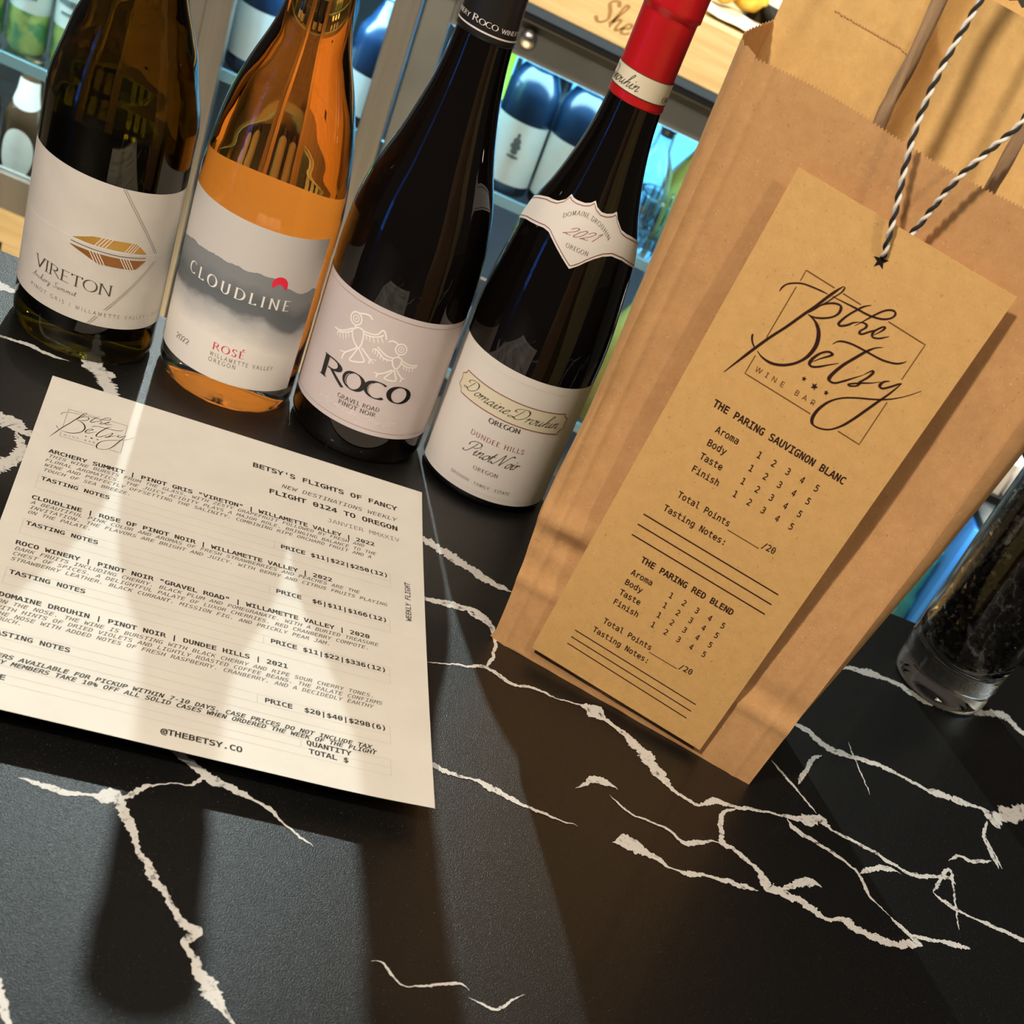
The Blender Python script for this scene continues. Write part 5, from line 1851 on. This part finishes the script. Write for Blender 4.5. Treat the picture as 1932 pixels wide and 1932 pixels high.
t = thing('liqueur_bottle', 'short bottle of golden liqueur behind the decanter in the lit fridge', 'bottle', (.335, YF + .16, GZ))
MB().lathe([(0, 0), (.036, 0), (.036, .10), (.020, .13), (.014, .145), (.014, .17), (0, .17)], 32).build('glass_body', yb, t, True)
MB().lathe([(0, .171), (.016, .171), (.016, .19), (0, .19)], 24).build('cap', MT['alu'], t, True)
t = thing('liqueur_bottle', 'golden liqueur bottle on the lower shelf under the ribbed tumbler', 'bottle', (.33, YF + .10, -.47))
MB().lathe([(0, 0), (.040, 0), (.040, .13), (.020, .17), (.014, .185), (.014, .215), (0, .215)], 32).build('glass_body', yb, t, True)
MB().lathe([(0, .216), (.016, .216), (.016, .235), (0, .235)], 24).build('cap', MT['alu'], t, True)

# cans in the left cooler
CANS = thing('drink_can', 'green and white drink can in the left fridge, nearest to the olive bottle', 'can', (-.536, YF + .085, -.302), 0, 'cans in the left fridge')
MB().lathe([(0, .003), (.020, 0), (.0265, .008), (.0265, .148), (.022, .158), (.021, .160), (.0205, .157), (0, .157)], 40).build('body', MT['can_green'], CANS, True)


def mcan(x, y, h):
    a = math.radians(x)
    return ((.0267 + h) * math.sin(a), -(.0267 + h) * math.cos(a), y)


lb = wrap_patch(mcan, -180, 180, .055, .120, 0, 36, 2).build('white_band', MT['can_white'], CANS, True)
g = MB()
wrap_patch(mcan, -45, 45, .084, .091, .0003, 12, 1, g)
wrap_patch(mcan, -30, 30, .072, .075, .0003, 12, 1, g)
g.build('dark_print', MT['emblem'], lb)
for q, (x, lbl) in enumerate(((-.595, 'green and white drink can in the left fridge, second from the olive bottle'), (-.654, 'green and white drink can in the left fridge, at the photo\'s left edge'))):
    dup(CANS, (x, YF + .085, -.302), lbl)

# beer bottles with oval labels below
bb = thing('beer_bottle', 'brown beer bottle with pale oval label, nearest to the olive bottle', 'bottle', (-.512, YF + .085, -.49), 0, 'beer bottles in the left fridge')
MB().lathe([(0, .003), (.028, 0), (.0305, .005), (.0305, .098), (.0275, .112), (.0205, .126), (.0165, .140), (.0140, .160), (.0128, .178), (.0135, .180), (.0135, .184), (0, .185)], 40).build('glass_body', MT['brown_glass'], bb, True)


def mbeer(x, y, h):
    r = .0309
    a = math.radians(x)
    return ((r + h) * math.sin(a), -(r + h) * math.cos(a), y)


g = MB()
v = []
rings = 6
v.append(mbeer(0, .060, .0004))
for q in range(1, rings + 1):
    for i in range(32):
        a = 2 * PI * i / 32
        v.append(mbeer(44 * q / rings * math.cos(a), .060 + .034 * q / rings * math.sin(a), .0004))
f = [(0, 1 + i, 1 + (i + 1) % 32) for i in range(32)]
for q in range(rings - 1):
    for i in range(32):
        j = (i + 1) % 32
        f.append((1 + q * 32 + i, 1 + (q + 1) * 32 + i, 1 + (q + 1) * 32 + j, 1 + q * 32 + j))
mesh('oval_label', v, f, MT['bar_label'], bb, True)
v, f = [], []
NP = [(.098, .0305), (.112, .0275), (.126, .0205), (.140, .0165), (.160, .0140), (.178, .0128)]
for i in range(17):
    d_ = -64 + 8 * i
    zl = .119 + .007 * (d_ / 64) ** 2
    for j in range(7):
        z = zl + (.156 - zl) * j / 6
        for (za, ra), (zb_, rb) in zip(NP, NP[1:]):
            if za <= z <= zb_:
                r = ra + (rb - ra) * (z - za) / (zb_ - za) + .0008
        a = math.radians(d_)
        v.append((r * math.sin(a), -r * math.cos(a), z))
for i in range(16):
    for j in range(6):
        f.append((i * 7 + j, (i + 1) * 7 + j, (i + 1) * 7 + j + 1, i * 7 + j + 1))
mesh('neck_label', v, f, MT['bar_label'], bb, True)
MB().lathe([(.0142, .178), (.0150, .180), (.0142, .187), (0, .188)], 24).build('crown_cap', MT['alu'], bb, True)
for x, lbl in ((-.580, 'brown beer bottle with pale oval label, second from the olive bottle'), (-.648, 'brown beer bottle with pale oval label, at the photo\'s left edge')):
    dup(bb, (x, YF + .085, -.49), lbl)

# wine crate on the back counter with a burnt brand, and what stands on it
cr = thing('wooden_crate', 'pale wooden wine crate with burnt lettering on the black back counter', 'crate', (.30, YF + .14, .040))
MB().box((-.42, -.165, 0), (.42, .12, .070)).build('box', MT['pale_wood'], cr, bevel=.002)
g = MB()
mcr = lambda x, y, h: (x / 1000 - .30, -.165 - h, y / 1000 - .040)
script(g, 'She', (106, 56), (152, 56), 30, mcr, .25, .14, .06, .0006)
g.build('burnt_lettering', MT['brand'], cr)
nap = thing('napkin', 'folded white cloth on the wooden crate right of the red capsule', 'napkin', (.31, YF + .05, .1102))
mb = MB()
v, f = [], []
for i in range(17):
    for j in range(13):
        x, y = -.075 + .15 * i / 16, -.045 + .10 * j / 12
        v.append((x, y, .004 + .0035 * noise.noise((x * 30, y * 30, 2)) + .002 * abs(math.sin(x * 60))))
for i in range(16):
    for j in range(12):
        f.append((i * 13 + j, (i + 1) * 13 + j, (i + 1) * 13 + j + 1, i * 13 + j + 1))
o = mesh('cloth', v, f, pm('white_cloth', (.85, .82, .78), .85), nap, True)
o.modifiers.new('thickness', 'SOLIDIFY').thickness = .002
lem = noisy(pm('lemon_skin', (.80, .52, .05), .4), (.78, .45, .03), (.88, .62, .10), 80, 3, bump=.3, bscale=250)
for q, (x, y, lbl) in enumerate(((.258, YF + .100, 'yellow lemon on the crate, next to the red capsule'), (.292, YF + .120, 'yellow lemon on the crate, further from the red capsule'))):
    mb = MB()
    mb.lathe([(0, -.030), (.004, -.029), (.007, -.026), (.017, -.017), (.0215, 0), (.017, .017), (.006, .027), (.004, .031), (0, .032)], 28)
    o = mb.build('lemon', lem, None, True)
    o.location = (x, y, .1395)
    o.rotation_euler = (1.35, .3 + q, .8 * q)
    tag(o, lbl, 'lemon', 'lemons on the crate')
bar_bottle('wine_bottle', 'dark wine bottle standing on the crate beside the bag top', MT['black_glass'], (.335, YF + .15, .110), .29, .038, (.03, .10), emblem=False)

# open shelf with menus and glassware at the right
sh = thing('back_shelf', 'dark open shelf unit with menus and bottles, right behind the glass tumbler', 'shelf', (1.15, YF + .20, FLOOR))
Z = lambda z: z - FLOOR
MB().box((-.53, .28, 0), (.55, .30, Z(.02))).build('back', MT['black_plastic'], sh)
MB().box((-.2535, -.20, Z(-.30) - .018), (.55, .28, Z(-.30))).build('shelf_board', MT['black_plastic'], sh)
MB().box((-.53, -.26, Z(-.62) - .02), (-.215, .28, Z(-.62))).build('shelf_board', MT['pale_wood'], sh)
MB().box((-.215, -.20, Z(-.62) - .02), (.55, .28, Z(-.62))).build('shelf_board', MT['black_plastic'], sh)
for x in (-.545, .55):
    MB().box((x, -.20, 0), (x + .015, .30, Z(.02))).build('upright', MT['black_plastic'], sh)
MENUS = [('menu_folder', .914, .008, -.30, .034, (.72, .68, .58), 'narrow cream menu folder on the upper back shelf, leftmost'),
         ('menu_folder', .928, .015, -.30, .040, (.50, .54, .55), 'blue grey menu folder on the upper back shelf, second from left'),
         ('menu_folder', .951, .022, -.30, .054, (.74, .74, .72), 'white menu folder on the upper back shelf, third from left'),
         ('menu_folder', .980, .016, -.30, .050, (.66, .62, .60), 'pale pink grey menu folder on the upper back shelf, rightmost'),
         ('board', .966, .010, -.62, .255, (.04, .22, .62), 'bright blue folder standing on the lower back shelf'),
         ('board', .9755, .007, -.62, .262, (.02, .03, .03), 'black board on the lower back shelf, right of the blue folder'),
         ('board', .984, .008, -.62, .285, (.72, .70, .64), 'pale grey board on the lower back shelf, right of the black one'),
         ('board', .9935, .008, -.62, .298, (.52, .36, .15), 'tan board on the lower back shelf, between two pale ones'),
         ('board', 1.003, .008, -.62, .310, (.74, .62, .38), 'cream board on the lower back shelf, rightmost')]
for q, (nm, x, th, zb, hh, colr, lbl) in enumerate(MENUS):
    t = thing(nm, lbl, 'folder' if q < 5 else 'board', (x, YF + .010, zb))
    MB().box((-th / 2, 0, 0), (th / 2, .18, hh)).build('cover', pm('folder_%d' % q, colr, .5), t, bevel=.001)
    MB().box((-th / 2 + .0015, .001, hh), (th / 2 - .0015, .178, hh + .0008)).build('pages', pm('folder_edge_%d' % q, tuple(min(.85, c * 1.12) for c in colr), .6), t)
t = thing('storage_box', 'grey green box on the lower back shelf, left of the blue folder', 'box', (.935, YF + .075, -.62))
MB().box((-.024, 0, 0), (.024, .15, .245)).build('body', pm('grey_green_card', (.24, .27, .21), .6), t, bevel=.001)
MB().box((-.0245, -.001, .225), (.0245, .151, .2475)).build('lid', pm('grey_green_lid', (.27, .30, .23), .6), t, bevel=.001)
bar_bottle('liqueur_bottle', 'blue glass bottle on the lower back shelf, left of the glass tumbler', pm('blue_glass', (.10, .45, .85), .05, trans=.7), (.897, YF + .035, -.62), .215, .030, None, emblem=False)
bar_bottle('liqueur_bottle', 'teal glass bottle in front of the grey green box on the back shelf', pm('teal_glass', (.10, .50, .55), .05, trans=.8), (.935, YF + .032, -.62), .195, .020, None, emblem=False)
area('ShelfLight', (1.0, YF - .035, -.325), .35, .03, 0.55, (.70, .90, 1.0), (.35, 0, 0))
area('ShelfTopLight', (1.0, YF + .05, -.03), .35, .05, 2.2, (.95, .95, .90), (0, 0, 0))

# strings of blue beads glowing across the room; the bottles mirror them
ls = thing('light_string', 'curtain of blue LED bead strings across the room, mirrored in the bottles', 'lights', (-3.15, -1.05, FLOOR))
for sx in (-.12, -.04, .04, .12):
    mb = MB()
    for i in range(34):
        z = Z(-.42 + i * .028)
        x, y = sx * .48, -sx * .87
        mb.lathe([(0, -.009), (.009, -.004), (.009, .004), (0, .009)], 8, 0, (x, y, z))
    mb.tube([(sx * .48, -sx * .87, Z(-.46)), (sx * .48, -sx * .87, 2.6)], .002, 6)
    mb.build('bead_string', MT['led_string'], ls)
MB().box((-.1, -.2, 0), (.1, .2, .02)).build('base', MT['black_plastic'], ls)
